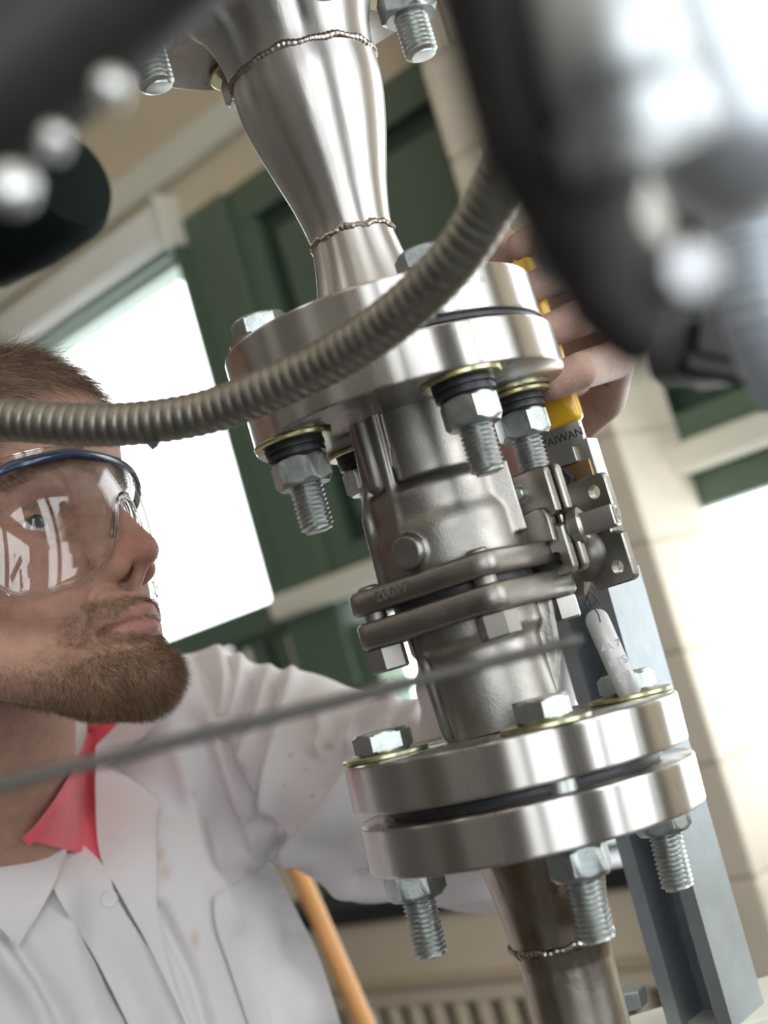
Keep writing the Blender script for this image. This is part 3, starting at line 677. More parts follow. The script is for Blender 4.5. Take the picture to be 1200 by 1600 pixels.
def ring(r, a0, z): return [ax(z)+np.array([r*math.cos(math.radians(a0+90*k)), r*math.sin(math.radians(a0+90*k)), 0]) for k in range(4)]
names = ['right rear', 'hidden rear', 'left', 'front']
g1 = 'bolts of the upper flange pair'
L1 = ['zinc bolt with black lock washer beside the yellow lever grip', 'zinc bolt half hidden behind the valve neck under the upper flanges', 'zinc bolt with dark nut hanging below the left end of the upper flanges', 'zinc bolt with light hex nut under the middle of the upper flanges']
for k, (p_, lb) in enumerate(zip(ring(.0603, 25, 0), L1)): make_bolt(lb, 'bolt', g1, p_, 47, 1.0, 45, True, .0185, .0165, [.15, .5, .35, .1][k])
g2 = 'bolts of the lower flange pair'
L2 = ['zinc bolt through the lower flanges nearest the galvanised strut', 'zinc bolt through the lower flanges hidden behind the valve tail', 'zinc bolt with hex head on the left edge of the lower flanges', 'zinc bolt whose threads hang in front of the lower tapered pipe']
for k, lb in enumerate(L2):
    p_ = axl(-205)+TL@np.array(pol(.0603, 11+90*k, 0)); b_ = make_bolt(lb, 'bolt', g2, p_, 50, 1.0, 41, False, 0, .0200, [.2, .3, .45, .75][k]); b_.rotation_euler = TLE
g3 = 'bolts of the topmost flange'
L3 = ['big zinc stud and nut under the right side of the topmost flange', 'big zinc stud behind the steel hub of the topmost flange', 'big zinc stud and nut under the left side of the topmost flange', 'big zinc stud tip in front of the topmost hub, cut by the frame']
for k, (p_, lb) in enumerate(zip(ring(.0700, 20, 222), L3)): make_bolt(lb, 'bolt', g3, p_, 23, 1.13, 40, False, .0180, .0165, [.2, .4, .3, .5][k], studs=True)

# --- galvanised strut behind the run, horizontal channel at its foot
st0, st1 = P(955, 905, .655), P(1147, 1580, .640)
dz = st0-st1; Ls = np.linalg.norm(dz); dz /= Ls; st0 = st0+dz*.004; Ls += .004
strut = thing('strut_channel', 'grey galvanised slotted strut leaning behind the lower flanges', 'strut', st1)
sx = np.cross(dz, [0.35, -1, 0]); sx /= np.linalg.norm(sx); sm = np.eye(4); face = np.cross(sx, dz)
# channel opens towards the left; bright web face on the right
op = R0*(-.62)+np.array([0, -.78, 0]); op = op-(op@dz)*dz; op /= np.linalg.norm(op); la = np.cross(dz, op)
sm[:3, 0] = la; sm[:3, 1] = op; sm[:3, 2] = dz
w_, d_2, t_ = .0206, .0413, .0026
def cpoly(pts): return np.array(pts)
C_ = [(-w_, 0), (w_, 0), (w_, d_2), (w_-.0095, d_2), (w_-.0095, d_2-.007), (w_-.0095+t_, d_2-.007), (w_-.0095+t_, d_2-t_), (w_-t_, d_2-t_), (w_-t_, t_), (-w_+t_, t_), (-w_+t_, d_2-t_), (-w_+.0095-t_, d_2-t_), (-w_+.0095-t_, d_2-.007), (-w_+.0095, d_2-.007), (-w_+.0095, d_2), (-w_, d_2)]
v, f = prism(C_, 0, Ls); MB().add(v, f, mtx=sm).build('channel', M_STRUT, strut, angle=30)
rib_ = MB()
for x in (-.004, .004): rib_.add(*prism([(x-.0008, t_), (x+.0008, t_), (x+.0006, t_+.0015), (x-.0006, t_+.0015)], 0, Ls), mtx=sm)
rib_.build('web_ribs', M_STRUT, strut)
base = thing('steel_shelf', 'pale metal shelf edge under the foot of the strut', 'shelf', P(1100, 1590, .64))
bo = P(1080, 1606, .625); v, f = prism(rrect(.36, .08, .006, 3), -.006, 0, .001); MB().add(v, f, mtx=frame(bo-np.array(base.location)+np.array([.12, 0.02, 0]), [0, 0, 1])).build('top', M_CREAM, base)
MB().add(*prism(hexa(.017), 0, .010, .0008), mtx=frame(P(985, 1572, .60)-np.array(base.location), [.1, -.1, 1])).build('screw', M_NUT, base)
# ================================================================== conduit, rod and the out-of-focus gear near the lens
def conduit(name, label, pts, r, pitch, m, amp=.0009):
    path = spline([P(*q) for q in pts], 300); path, q = resample(path, pitch/8)
    t = thing(name, label, 'hose', path[0]); ph = (q/pitch) % 1
    rad = r-amp+amp*np.sin(np.pi*ph)**.6
    v, f = tube(path-path[0], rad, 28); MB().add(v, f).build('corrugated_sleeve', m, t, angle=80)
    return t, path
hz, hp = conduit('flexible_conduit', 'ribbed flexible steel conduit sagging across the front of the upper flanges',
    [(-60, 655, .470), (40, 658, .462), (130, 664, .455), (230, 660, .448), (330, 642, .440), (430, 604, .428), (520, 560, .416), (600, 508, .402), (670, 448, .388), (725, 385, .376), (765, 318, .366), (800, 240, .352), (840, 140, .335)], .0093, .0050, M_CONDUIT)
# small burr tab under the conduit, steel end collar above the thumb
tb = thing('cable_tie_tail', 'small dark clip tail poking out under the conduit', 'clip', P(238, 690, .445))
MB().add(*prism(np.array([(-.0035, 0), (.0035, .0012), (.0022, -.0022), (0, -.0036), (-.0016, -.002)]), -.001, .001), mtx=frame(np.zeros(3), -F, RR)).build('clip', M_BLACK, tb)
# thin rod
rp = np.array([P(-60, 1242, .255), P(420, 1122, .290), P(905, 1000, .330)])
rd = thing('thin_rod', 'thin grey metal rod crossing in front of the lab coat', 'rod', rp[0])
MB().add(*tube(spline(rp, 30)-rp[0], .0020, 14)).build('shaft', mat('grey_rod', (.06, .054, .05), 0, .5), rd)
MB().add(*lathe([(0, 0), (.0022, 0), (.0023, .001), (.0023, .006), (0, .010)], 20), mtx=frame(rp[2]-rp[0]-.008*(rp[2]-rp[1])/np.linalg.norm(rp[2]-rp[1]), rp[2]-rp[1])).build('ferrule', MATS['grey_rod'], rd)

# near pipe across the top left corner
a, b = P(-170, 250, .185), P(420, -250, .200)
np_ = thing('near_pipe', 'out-of-focus dark pipe across the top left corner', 'pipe', a)
T_ = (b-a)/np.linalg.norm(b-a)
MB().add(*tube(np.array([a, (a+b)/2, b])-a, .0165, 40)).build('pipe', M_DARK, np_)
sd_ = np.cross(T_, -F); sd_ /= np.linalg.norm(sd_); sd_ = sd_ if sd_@UU < 0 else -sd_
for i, (x, y, rr) in enumerate(((175, 130, .0026), (86, 214, .0022), (22, 285, .0036))):
    c = P(x, y, .165)-a; nm = np.array(0.75*(-F)+.5*RR-.3*UU); mt = frame(c, -F+.5*UU+.4*RR)
    MB().add(*lathe([(0, .0016), (rr*.5, .0014), (rr*.85, .0008), (rr, 0), (rr, -.003), (0, -.003)], 24), mtx=mt).build('cap_screw', mat('bright_screw', (.80, .80, .80), 1, .40), np_)
e_ = P(-15, 30, .24)
ec = thing('yellow_cap', 'blurred brass coloured cap at the top left corner', 'cap', e_)
MB().add(*lathe([(0, 0), (.004, 0), (.0045, .001), (.0045, .010), (0, .010)], 24), mtx=frame(np.zeros(3), UU)).build('cap', M_YZINC, ec)
# black lamp housing hanging farther back
lc_ = P(62, 312, .95); lh = thing('spot_lamp', 'black blurred lamp housing below the ceiling at left', 'lamp', lc_)
axd = (P(150, 240, .9)-P(-60, 400, 1.0)); axd /= np.linalg.norm(axd)
M_LBLK = mat('black_lamp_paint', (.004, .008, .007), 0, .85, spec=.1)
MB().add(*lathe([(0, -.11), (.03, -.11), (.045, -.09), (.052, -.03), (.052, .030), (.044, .044), (.020, .050), (0, .051)], 40), mtx=frame(np.zeros(3), axd)).build('housing', M_LBLK, lh)
MB().add(*tube(np.array([[0, 0, 0], [-.02, 0, .2], [-.05, .0, 3.34-lc_[2]]]), .010, 12)).build('stem', M_LBLK, lh)

# near valve body, polished elbow, sensor head and hose in the top right corner
nb = P(800, 150, .15)
nv = thing('near_valve', 'large dark blurred valve body close to the lens at top right', 'valve', nb)
def nvf(q):
    d = caps(q, [(-12, 40, 2), (-3, 15, 2), (2, -6, 0), (9, -19, -2)], [9.5, 8.2, 7.2, 6.0])
    d = smin(d, ell(q, (11, -9, -1), (8, 11, 7)), 5)
    d = smin(d, caps(q, [(12, -20, 0), (20, -26, 0)], [5.0, 4.2]), 3)
    d = smin(d, caps(q, [(10, -20, 0), (13, -28, 0), (17, -33, 0)], [6.5, 6, 5]), 4)
    return d
v, f = snets(nvf, (-28, -42, -14), (30, 56, 14), 1.1)
def cl2w(v): return (v[:, 0:1]*RR+v[:, 1:2]*UU-v[:, 2:3]*F)/1000
link('body', quad_mesh('near_body', cl2w(v), f), M_DARK, nv)
MB().add(*lathe([(0, .006), (.0035, .0058), (.0046, .0045), (.0048, 0), (.0048, -.006), (0, -.006)], 32), mtx=frame(P(1062, 432, .150)-nb, -F+.1*RR)).build('cap_nut', mat('dull_cap_steel', (.42, .42, .44), 1, .48), nv)
MB().add(*lathe([(0, .006), (.0065, .0055), (.0088, .003), (.0090, -.010), (0, -.010)], 32), mtx=frame(P(950, 355, .158)-nb, -F+.5*RR)).build('bonnet_plug', M_CAST, nv)
el = thing('polished_elbow', 'bright blurred polished steel elbow at the top right', 'pipe', P(1000, 60, .138))
pe = spline([P(900, -170, .142), P(935, -40, .140), P(965, 80, .138), (P(1000, 190, .138))], 24)
MB().add(*tube(pe-P(1000, 60, .138), np.r_[np.full(18, .0098), np.linspace(.0098, .0080, 6)], 40)).build('elbow', M_CHROME, el)
MB().add(*tube(np.array([P(990, 170, .138), P(1015, 235, .138)])-P(1000, 60, .138), .0105, 40)).build('collar', M_CHROME, el)
s2_ = thing('sensor_head', 'bright rounded blurred sensor head in the top right corner', 'sensor', P(1120, 130, .20))
MB().add(*lathe([(0, .034), (.009, .032), (.0150, .024), (.0165, .010), (.0165, -.010), (.0150, -.018), (.010, -.024), (0, -.026)], 48), mtx=frame(np.zeros(3), P(1040, -60, .2)-P(1180, 290, .2))).build('housing', mat('satin_white_metal', (.50, .53, .58), .8, .45), s2_)
bx = thing('black_junction_box', 'black blurred box beside the pale ribbed hose', 'box', P(1105, 425, .30))
MB().add(*box(.020, .062, .02, .002), mtx=frame(np.zeros(3), -F+.3*RR, RR*.97-.12*UU)).build('case', mat('black_plastic', (.006, .006, .008), 0, .4), bx)
MB().add(*prism(rrect(.014, .050, .002, 3), 0, .0015, .0005), mtx=frame((-F+.3*RR)*.0098, -F+.3*RR, RR*.97-.12*UU)).build('lid', bpy.data.materials['black_plastic'], bx)
conduit('ribbed_hose', 'pale blue-grey ribbed hose hanging at the right edge', [(1125, 100, .265), (1150, 260, .262), (1172, 380, .262), (1198, 500, .262), (1240, 600, .27)], .0105, .0032, mat('bluegrey_hose', (.42, .46, .52), .2, .4), .0006)
# ================================================================== the person
HO_ = np.array([-0.23473589,  0.7950971 ,  1.63860052])
HX = np.array([ 0.94231294, -0.32942127,  0.05939648]); HY = np.array([-0.33435548, -0.93474014,  0.12028005]); HZ = np.array([-0.01589747,  0.13320098,  0.99096154])
KH = .92; HO_ = CAM+(HO_-CAM)*KH
CB = np.stack([RR, UU, -F])                                   # camera basis rows
HC = CB@(HO_-CAM)*1000; HM = CB@np.stack([HX, HY, HZ], 1)      # head axes as columns, camera mm
def tohead(q): return (q-HC.astype(np.float32))@HM.astype(np.float32)/np.float32(KH)
def h2c(v): return KH*np.asarray(v, float)@HM.T+HC
def h2w(v): return c2w(h2c(v))
DN = CB@np.array([0, 0, -1.])                                  # straight down, camera axes
EYE = np.array([56., 34, -10.])
def headf(p):
    y = np.abs(p[..., 1]); q = np.stack([p[..., 0], y, p[..., 2]], -1)
    d = ell(q, (-8, 0, 38), (97, 74, 76))
    d = smin(d, ell(q, (30, 0, 46), (70, 63, 66)), 14)
    d = smin(d, ell(q, (40, 0, -20), (50, 55, 62)), 16)
    d = smin(d, ell(q, (52, 30, -44), (31, 27, 30)), 12)
    d = smin(d, ell(q, (55, 48, -24), (20, 18, 12)), 12)
    d = smin(d, cap(q, (2, 56, -66), (70, 26, -101), 16, 17), 14)
    d = smin(d, ell(q, (70, 0, -94), (30, 35, 24)), 14)
    d = smin(d, ell(q, (89, 0, -103), (18, 20, 15)), 9)
    d = smin(d, ell(q, (74, 0, -70), (26.5, 31, 26)), 9)
    d = smin(d, caps(q, [(87, 0, 19), (82, 18, 19), (70, 40, 17), (56, 52, 8)], [8.5, 8.5, 8, 7]), 9)
    so = ell(q, (79, 34, -10), (15, 17, 11.5)); d = smax(d, -so, 9)
    d = smin(d, ell(q, EYE, (17, 18.5, 15.8)), 3.0)
    ax_ = caps(q, [EYE+[12, -15, -2.0], EYE+[16, -6, -.8], EYE+[15, 6, -.2], EYE+[8, 17, -2.4]], [1.0, 4.6, 4.8, 1.6]); d = smax(d, -ax_, 1.0)
    cr = caps(q, [EYE+[14, -12, 7], EYE+[17, 0, 9.4], EYE+[11, 15, 7.5]], [1.0, 1.4, 1.0]); d = smax(d, -cr, 2)
    n = caps(q, [(83, 0, 15), (88, 0, 1), (96, 0, -15), (103, 0, -29)], [6, 6.4, 7.2, 8.2])
    n = smin(n, ell(q, (105.5, 0, -35.5), (9.4, 9.4, 8.8)), 4)
    n = smin(n, ell(q, (94, 7.5, -33), (9.5, 7.5, 9)), 5)
    n = smin(n, ell(q, (91, 12.4, -42.5), (12.5, 6.6, 8)), 5.5)
    n = smin(n, caps(q, [(86, 3, -2), (87, 10, -25), (86, 13.5, -39)], [7, 7.5, 7]), 6)
    n = smin(n, caps(q, [(103, 0, -43), (96, 0, -51), (93, 0, -56)], [3.8, 4.2, 5]), 2.5)
    d = smin(d, n, 4.0)
    no = ell(q, (97, 6.6, -49.5), (9.2, 3.6, 6.2)); d = smax(d, -no, 1.5)
    ag = caps(q, [(86, 21.5, -37), (79, 21, -45), (81, 18, -52)], [1.3, 1.8, 1.0]); d = smax(d, -ag, 3.0)
    nl = caps(q, [(83, 25, -55), (82, 31, -66), (75, 35, -80)], [1.0, 1.3, 1.0]); d = smax(d, -nl, 5)
    d = smin(d, caps(q, [(99.5, 0, -67.3), (97.5, 6, -66.6), (91.5, 16, -70.3), (85, 25.5, -75)], [3.3, 3.5, 2.7, 1.4]), 2.0)
    d = smin(d, caps(q, [(98.5, 0, -77.4), (95.5, 9, -77.4), (90, 17, -77), (85, 24.5, -76.5)], [4.4, 4.3, 3.1, 1.4]), 2.2)
    mg = caps(q, [(106, 0, -72.0), (103, 4, -71.7), (99, 12, -72.6), (92, 20, -74.8), (83, 28.5, -77.8)], [1.2, 1.2, 1.1, 1.1, 1.5]); d = smax(d, -mg, 1.6)
    ph = caps(q, [(105, 0, -59), (106, 0, -64)], [1.6, 1.6]); d = smax(d, -ph, 3)
    ml = caps(q, [(103, 0, -88), (97, 14, -87)], [3.4, 2.8]); d = smax(d, -ml, 6)
    # ear
    e = ell(q, (-8, 76, -8), (15, 5, 30)); e = smax(e, -ell(q, (-5, 82, -6), (9, 5, 20)), 2); d = smin(d, e, 4)
    return d
NK0, NK1 = M3(-50, 1000, .635), M3(-25, 1290, .70)
def bodyf(q):
    d = headf(tohead(q))*KH
    nk = cap(q, NK0+np.array([4, 0, 0]), NK1, 57, 58); d = smin(d, nk, 12)
    return d
v1, f1 = snets(bodyf, HC-[140, 260, 150], HC+[135, 150, 150], 1.4); v1 = relax(v1, f1, 1, .35)
# hand on the lever
def handf(q):
    A_ = lambda *a: M3(*a)
    d = caps(q, [A_(795, 900, .660), A_(800, 800, .650), A_(815, 720, .640)], [27, 24, 30])
    d = smin(d, ell(q, A_(800, 650, .635), (38, 42, 20)), 12)
    d = smin(d, ell(q, A_(845, 560, .640), (38, 40, 18)), 14)
    fs = [([(900, 665, .635), (948, 625, .618), (962, 562, .585), (905, 580, .548), (862, 600, .548)], [12, 11, 10.6, 9.6, 8.6]),
          ([(890, 560, .635), (945, 530, .615), (955, 478, .585), (898, 500, .553), (850, 520, .553)], [12, 11, 10.4, 9.4, 8.4]),
          ([(880, 500, .635), (930, 455, .615), (938, 405, .588), (880, 425, .560), (832, 450, .560)], [11.5, 10.5, 10, 9, 8]),
          ([(860, 450, .640), (905, 390, .615), (905, 345, .592), (855, 360, .572), (812, 385, .572)], [11, 10, 9.4, 8.6, 7.6])]
    for pts, rs in fs: d = smin(d, caps(q, [A_(*p) for p in pts], rs), 2.2)
    d = smin(d, caps(q, [A_(800, 600, .635), A_(765, 500, .625), A_(762, 430, .612), A_(786, 380, .600)], [17, 13.5, 11.5, 9.0]), 6)
    # palm lines and knuckle creases
    for a, b in (((740, 690, .575), (800, 740, .575)), ((750, 740, .58), (770, 690, .575))): d = smax(d, -cap(q, A_(*a), A_(*b), 1.0), 3)
    for a, b in (((905, 590, .537), (925, 552, .542)), ((945, 600, .59), (985, 600, .60)), ((950, 640, .60), (925, 610, .585))): d = smax(d, -cap(q, A_(*a), A_(*b), .9), 2)
    return d
hc = M3(850, 600, .61); v2, f2 = snets(handf, hc-[85, 165, 90], hc+[85, 135, 105], 1.4); v2 = relax(v2, f2, 1, .4)
# forearm, upper arm and trunk under the clothes, legs
def trunkf(q):
    d = caps(q, [M3(795, 890, .660), M3(790, 1270, .700), M3(440, 1190, .780), M3(150, 1330, .80)], [22, 28, 32, 38])
    c0 = M3(120, 1500, .80); d = smin(d, cap(q, c0, c0+DN*330, 78, 72), 25); d = smin(d, cap(q, M3(-10, 1500, .76), c0+DN*300, 70, 70), 25)
    hp = c0+DN*420
    for sg in (-1, 1): d = smin(d, caps(q, [hp+np.array([sg*75, 0, 0]), hp+np.array([sg*85, 0, 0])+DN*380, hp+np.array([sg*85, 0, 0])+DN*760], [78, 55, 38]), 12)
    return d
v3, f3 = snets(trunkf, M3(120, 1500, .80)-[330, 1050, 260], M3(120, 1500, .80)+[480, 330, 240], 9)
BV = np.concatenate([v1, v2, v3]); BF = np.concatenate([f1, f2+len(v1), f3+len(v1)+len(v2)])
foot = c2w(np.array([M3(120, 1500, .80)+DN*1180]))[0]; foot[2] = 0
person = thing('person', 'man in white lab coat and coral shirt looking up, hand on the yellow lever', 'person', foot)
PO = np.array(person.location)
bm_ = quad_mesh('body', c2w(BV)-PO, BF)
# skin colour by region
hl = (v1-HC)@HM/KH; X, Yl, Zl = hl[:, 0], np.abs(hl[:, 1]), hl[:, 2]
def sstep(a, b, x): t = np.clip((x-a)/(b-a), 0, 1); return t*t*(3-2*t)
def blob(c, r): return np.exp(-(((X-c[0])/r[0])**2+((Yl-c[1])/r[1])**2+((Zl-c[2])/r[2])**2))
skin = np.array([.42, .235, .175]); C1 = np.repeat(skin[None], len(v1), 0)
def mixc(C, col, w): return C*(1-w[:, None])+np.array(col)*w[:, None]
C1 = mixc(C1, (.44, .165, .125), .6*np.clip(blob((104, 6, -38), (16, 16, 12))+.8*blob((70, 40, -38), (22, 16, 18)), 0, 1))
# lips
def polyd(px, pz, pts):
    out = np.full(len(px), 1e9)
    for (a, b), (c, e) in zip(pts[:-1], pts[1:]):
        dx, dz = c-a, e-b; t = np.clip(((px-a)*dx+(pz-b)*dz)/(dx*dx+dz*dz), 0, 1); out = np.minimum(out, np.hypot(px-a-t*dx, pz-b-t*dz))
    return out
ld = np.minimum(polyd(Yl, Zl, [(0, -67.6), (7, -67.4), (16, -70.8), (25, -75)])-np.interp(Yl, [0, 7, 25], [3.2, 3.4, 1.0]), polyd(Yl, Zl, [(0, -77.4), (9, -77.4), (17, -77), (24, -76.3)])-np.interp(Yl, [0, 10, 25], [4.2, 3.8, 1.0]))
lip = sstep(.8, -.8, ld)*(X > 74); C1 = mixc(C1, (.44, .17, .17), lip*.62)
mouthline = sstep(1.6, .4, polyd(Yl, Zl, [(0, -72), (4, -71.7), (12, -72.6), (20, -74.8), (28, -77.6)]))*(X > 74); C1 = mixc(C1, (.16, .045, .045), mouthline*.6)
# beard mask in head mm
def beard_mask(X, Yl, Zl):
    jaw = sstep(-70, -90, Zl+np.interp(X, [-10, 40, 75, 100], [-6, 2, 4, 12]))*sstep(-40, -10, X)
    chin = sstep(-86, -92, Zl)*sstep(30, 60, X)*np.clip(sstep(12, 20, Yl)+sstep(-89, -94, Zl), 0, 1)
    soul = np.exp(-((Yl/8)**2))*(Zl < -82)*(Zl > -94)*(X > 80)
    must = sstep(-58, -61, Zl)*(X > 74)*sstep(36, 28, Yl)*(Zl > -86)
    side = sstep(25, 29, Yl)*sstep(42, 34, Yl)*(Zl < -64)*(Zl > -100)*(X > 60)
    jaw = jaw*np.interp(X, [-20, 30, 60], [.45, .6, .9])*np.interp(Zl, [-115, -90], [1, .75])
    m = np.clip(np.maximum(np.maximum(jaw, chin), np.maximum(must*1.0, np.maximum(soul, side*.7))), 0, 1)*sstep(-140, -124, Zl)
    return m*(ld_of(Yl, Zl) > .5)
def ld_of(Yl, Zl): return np.minimum(polyd(Yl, Zl, [(0, -67.6), (7, -67.4), (16, -70.8), (25, -75)])-np.interp(Yl, [0, 7, 25], [3.2, 3.4, 1.0]), polyd(Yl, Zl, [(0, -77.4), (9, -77.4), (17, -77), (24, -76.3)])-np.interp(Yl, [0, 10, 25], [4.2, 3.8, 1.0]))
bmk = beard_mask(X, Yl, Zl); C1 = mixc(C1, (.27, .155, .105), bmk*.55)
def hair_mask(X, Yl, Zl):
    hl_ = np.interp(Yl, [0, 25, 45, 55, 62], [68, 66, 57, 40, 20]); front = sstep(-3, 4, Zl-hl_)
    back = sstep(22, 10, X)*sstep(-40, -25, Zl); side = sstep(40, 25, X)*(Zl > 0)*sstep(50, 60, Yl)
    return np.clip(np.maximum(front, np.maximum(back, side)), 0, 1)*(~((Yl > 70) & (Zl < 26) & (Zl > -42)))
hmk = hair_mask(X, Yl, Zl); C1 = mixc(C1, (.17, .10, .07), hmk*.7)
C1 = mixc(C1, (.33, .13, .10), .5*blob((90, 34, -2), (14, 17, 9)))
C2 = np.repeat(np.array([[.43, .27, .22]]), len(v2), 0); C3 = np.repeat(skin[None], len(v3), 0)
vcolor(bm_, np.concatenate([C1, C2, C3]))
M_SKIN = mat('skin', (.6, .35, .28), 0, .46, noise=.13, nscale=110, bump=.7, bscale=1500, sss=.25, attr='col', spec=.45)
body = link('body', bm_, M_SKIN, person)
# eyes
M_EYE = mat('eyeball', (.5, .5, .5), 0, .08, attr='col', coat=.6)
for sg in (1, -1):
    a = 48; b = 32; pr = [(14.4*math.sin(t), 14.4*math.cos(t)+(.9*math.exp(-(t/.42)**4))) for t in np.linspace(1e-3, math.pi-1e-3, a)]
    v, f = lathe(pr, b); gz = np.array([1., .30, .30]); gz /= np.linalg.norm(gz)   # gaze, head axes
    if sg < 0: pass
    m = frame(EYE*[1, sg, 1], gz, [0, 0, 1]); th = np.repeat(np.linspace(0, math.pi, a), b)
    col = np.where(th[:, None] < .19, [[.01, .01, .01]], np.where(th[:, None] < .47, [[.045, .060, .058]], [[.50, .45, .42]])); col = np.where((abs(th-.47) < .05)[:, None], [[.05, .06, .06]], col)
    w = np.asarray(v)@m[:3, :3].T+m[:3, 3]; me = quad_mesh('eye', h2w(w)-PO, np.array(f)); vcolor(me, col); link('eye', me, M_EYE, person)
# strands
def strands(name, V_, F_, N_, mask, count, length, dirfn, rad, colfn, seg=3, seed=1, mat_=None, curl=.15):
    rg = np.random.default_rng(seed); fm = mask[F_].mean(1); A = np.linalg.norm(np.cross(V_[F_[:, 2]]-V_[F_[:, 0]], V_[F_[:, 3]]-V_[F_[:, 1]]), axis=1)*fm
    pick = rg.choice(len(F_), count, p=A/A.sum()); u, w = rg.random((2, count, 1))
    q = F_[pick]; base = (V_[q[:, 0]]*(1-u)+V_[q[:, 1]]*u)*(1-w)+(V_[q[:, 3]]*(1-u)+V_[q[:, 2]]*u)*w; n = N_[q[:, 0]]
    D = dirfn(base, n, rg); L = length(base, rg)
    side = np.cross(D, rg.normal(size=(count, 3))); side /= np.linalg.norm(side, axis=1)[:, None]+1e-9; s2 = np.cross(D, side)
    pts = []; fr_ = np.linspace(0, 1, seg+1); bend = side*(rg.normal(size=(count, 1))*curl)
    P0 = base-n*.3
    for t in fr_: pts.append(P0+D*(L*t)[:, None]*(1-.0*t)+n*(-.18*L*t*t)[:, None]+bend*(L*t*t)[:, None])
    vs = []
    for i, t in enumerate(fr_):
        r_ = rad*(1-.8*t)
        for k in range(3): a = 2*math.pi*k/3; vs.append(pts[i]+(side*math.cos(a)+s2*math.sin(a))*r_)
    vs = np.stack(vs, 1); nv = vs.shape[1]; off = (np.arange(count)*nv)[:, None]
    fl = []
    for i in range(seg):
        for k in range(3): k2 = (k+1) % 3; fl.append([i*3+k, i*3+k2, (i+1)*3+k2, (i+1)*3+k])
    fa = (off[:, None, :]+np.array(fl)[None]).reshape(-1, 4); me = quad_mesh(name, c2w(vs.reshape(-1, 3))-PO, fa)
    vcolor(me, np.repeat(colfn(base, rg), nv, 0)); o = link(name, me, mat_, person); o['kind'] = 'stuff'; return o
M_HAIR = mat('hair', (.2, .12, .08), 0, .45, attr='col', spec=.6)
N1 = vnormals(v1, f1); 
if (N1*(v1-HC)).sum(1).mean() < 0: N1 = -N1
hx, hy, hz_ = HM[:, 0], HM[:, 1], HM[:, 2]
def nrm_(a): return a/(np.linalg.norm(a, axis=1)[:, None]+1e-9)
bcol = lambda b, rg: (np.array([[.165, .085, .045]])*(1-rg.random((len(b), 1))**1.5)+np.array([[.55, .34, .17]])*rg.random((len(b), 1))**2.2)*(.45+.6*rg.random((len(b), 1)))
def bdir(b, n, rg): return nrm_(n*.95-hz_*.75+hx*.15+rg.normal(size=b.shape)*.28)
def blen(b, rg):
    h = (b-HC)@HM/KH; return (4.0+3.2*sstep(-84, -96, h[:, 2])*sstep(55, 85, h[:, 0]))*(.6+.7*rg.random(len(b)))
strands('beard', v1, f1, N1, bmk**1.3, 30000, blen, bdir, .062, bcol, 3, 2, M_HAIR, .25)
def hdir(b, n, rg):
    t = hx*.9-hz_*.35; t = t-n*(n@t)[:, None]; return nrm_(nrm_(t)+n*.42+rg.normal(size=b.shape)*.16)
hcol = lambda b, rg: np.array([[.165, .105, .070]])*(.35+1.5*rg.random((len(b), 1))**1.6)+np.array([[.30, .22, .16]])*(rg.random((len(b), 1)) > .93)
strands('hair', v1, f1, N1, hmk**2, 26000, lambda b, rg: 21*(.5+.8*rg.random(len(b))), hdir, .115, hcol, 4, 3, M_HAIR, .12)
ebm = sstep(6, 3, polyd(Yl, Zl, [(11, 17), (25, 21), (42, 18), (52, 11)])-0)*(X > 50)*(Zl > 4)
strands('eyebrows', v1, f1, N1, ebm, 2600, lambda b, rg: 6*(.6+.6*rg.random(len(b))), lambda b, n, rg: nrm_(n*.25+hy*np.sign((b-HC)@hy)[:, None]*.9+hz_*.25+rg.normal(size=b.shape)*.15), .07, hcol, 3, 4, M_HAIR)
la = sstep(2.2, .8, np.abs(np.linalg.norm(np.stack([X, Yl, Zl], 1)-EYE, axis=1)-16.6))*(Zl > -5)*(Zl < 2)*(Yl > 20)*(Yl < 50)*(X > 66)
if la.sum() > 5: strands('eyelashes', v1, f1, N1, la, 160, lambda b, rg: 7*(.7+.4*rg.random(len(b))), lambda b, n, rg: nrm_(hx*.8+hz_*.35+rg.normal(size=b.shape)*.1), .06, hcol, 3, 5, M_HAIR)

# ------------------------------------------------------------------ lab coat
def coatf(q):
    d = cap(q, M3(-40, 1530, .700), M3(-30, 1530, .725)+DN*420, 98, 130)
    d = smin(d, cap(q, M3(215, 1440, .765), M3(230, 1500, .775)+DN*420, 93, 125), 30)
    d = smin(d, ell(q, M3(330, 1165, .80), (70, 62, 66)), 30)
    d = smin(d, caps(q, [M3(330, 1165, .80), M3(450, 1196, .785), M3(600, 1250, .745), M3(780, 1290, .715)], [60, 66, 68, 54]), 18)
    d = smin(d, caps(q, [M3(785, 1285, .715), M3(778, 1080, .690), M3(790, 870, .668)], [52, 50, 40]), 10)
    d = smin(d, cap(q, M3(150, 1300, .80), M3(330, 1165, .80), 45, 55), 25)
    d = smin(d, cap(q, M3(105, 1250, .80), M3(260, 1130, .81), 45, 42), 20)
    # left shoulder and arm outside the frame
    d = smin(d, caps(q, [M3(-60, 1470, .72), M3(-330, 1420, .70), M3(-420, 1500, .66)+DN*180], [80, 62, 50]), 30)
    d = smax(d, -cap(q, NK0, M3(-35, 1205, .655), 60, 60), 6)
    # open cuff
    d = smax(d, -caps(q, [M3(790, 930, .672), M3(793, 780, .655)], [36, 36]), 2)
    lo_ = M3(120, 1500, .80)+DN*640; d = np.maximum(d, ((q-lo_.astype(np.float32))@DN.astype(np.float32)))
    return d
c_ = M3(120, 1500, .80); v4, f4 = snets(coatf, c_-[420, 700, 270], c_+[500, 400, 260], 4.2); v4 = relax(v4, f4, 3, .5)
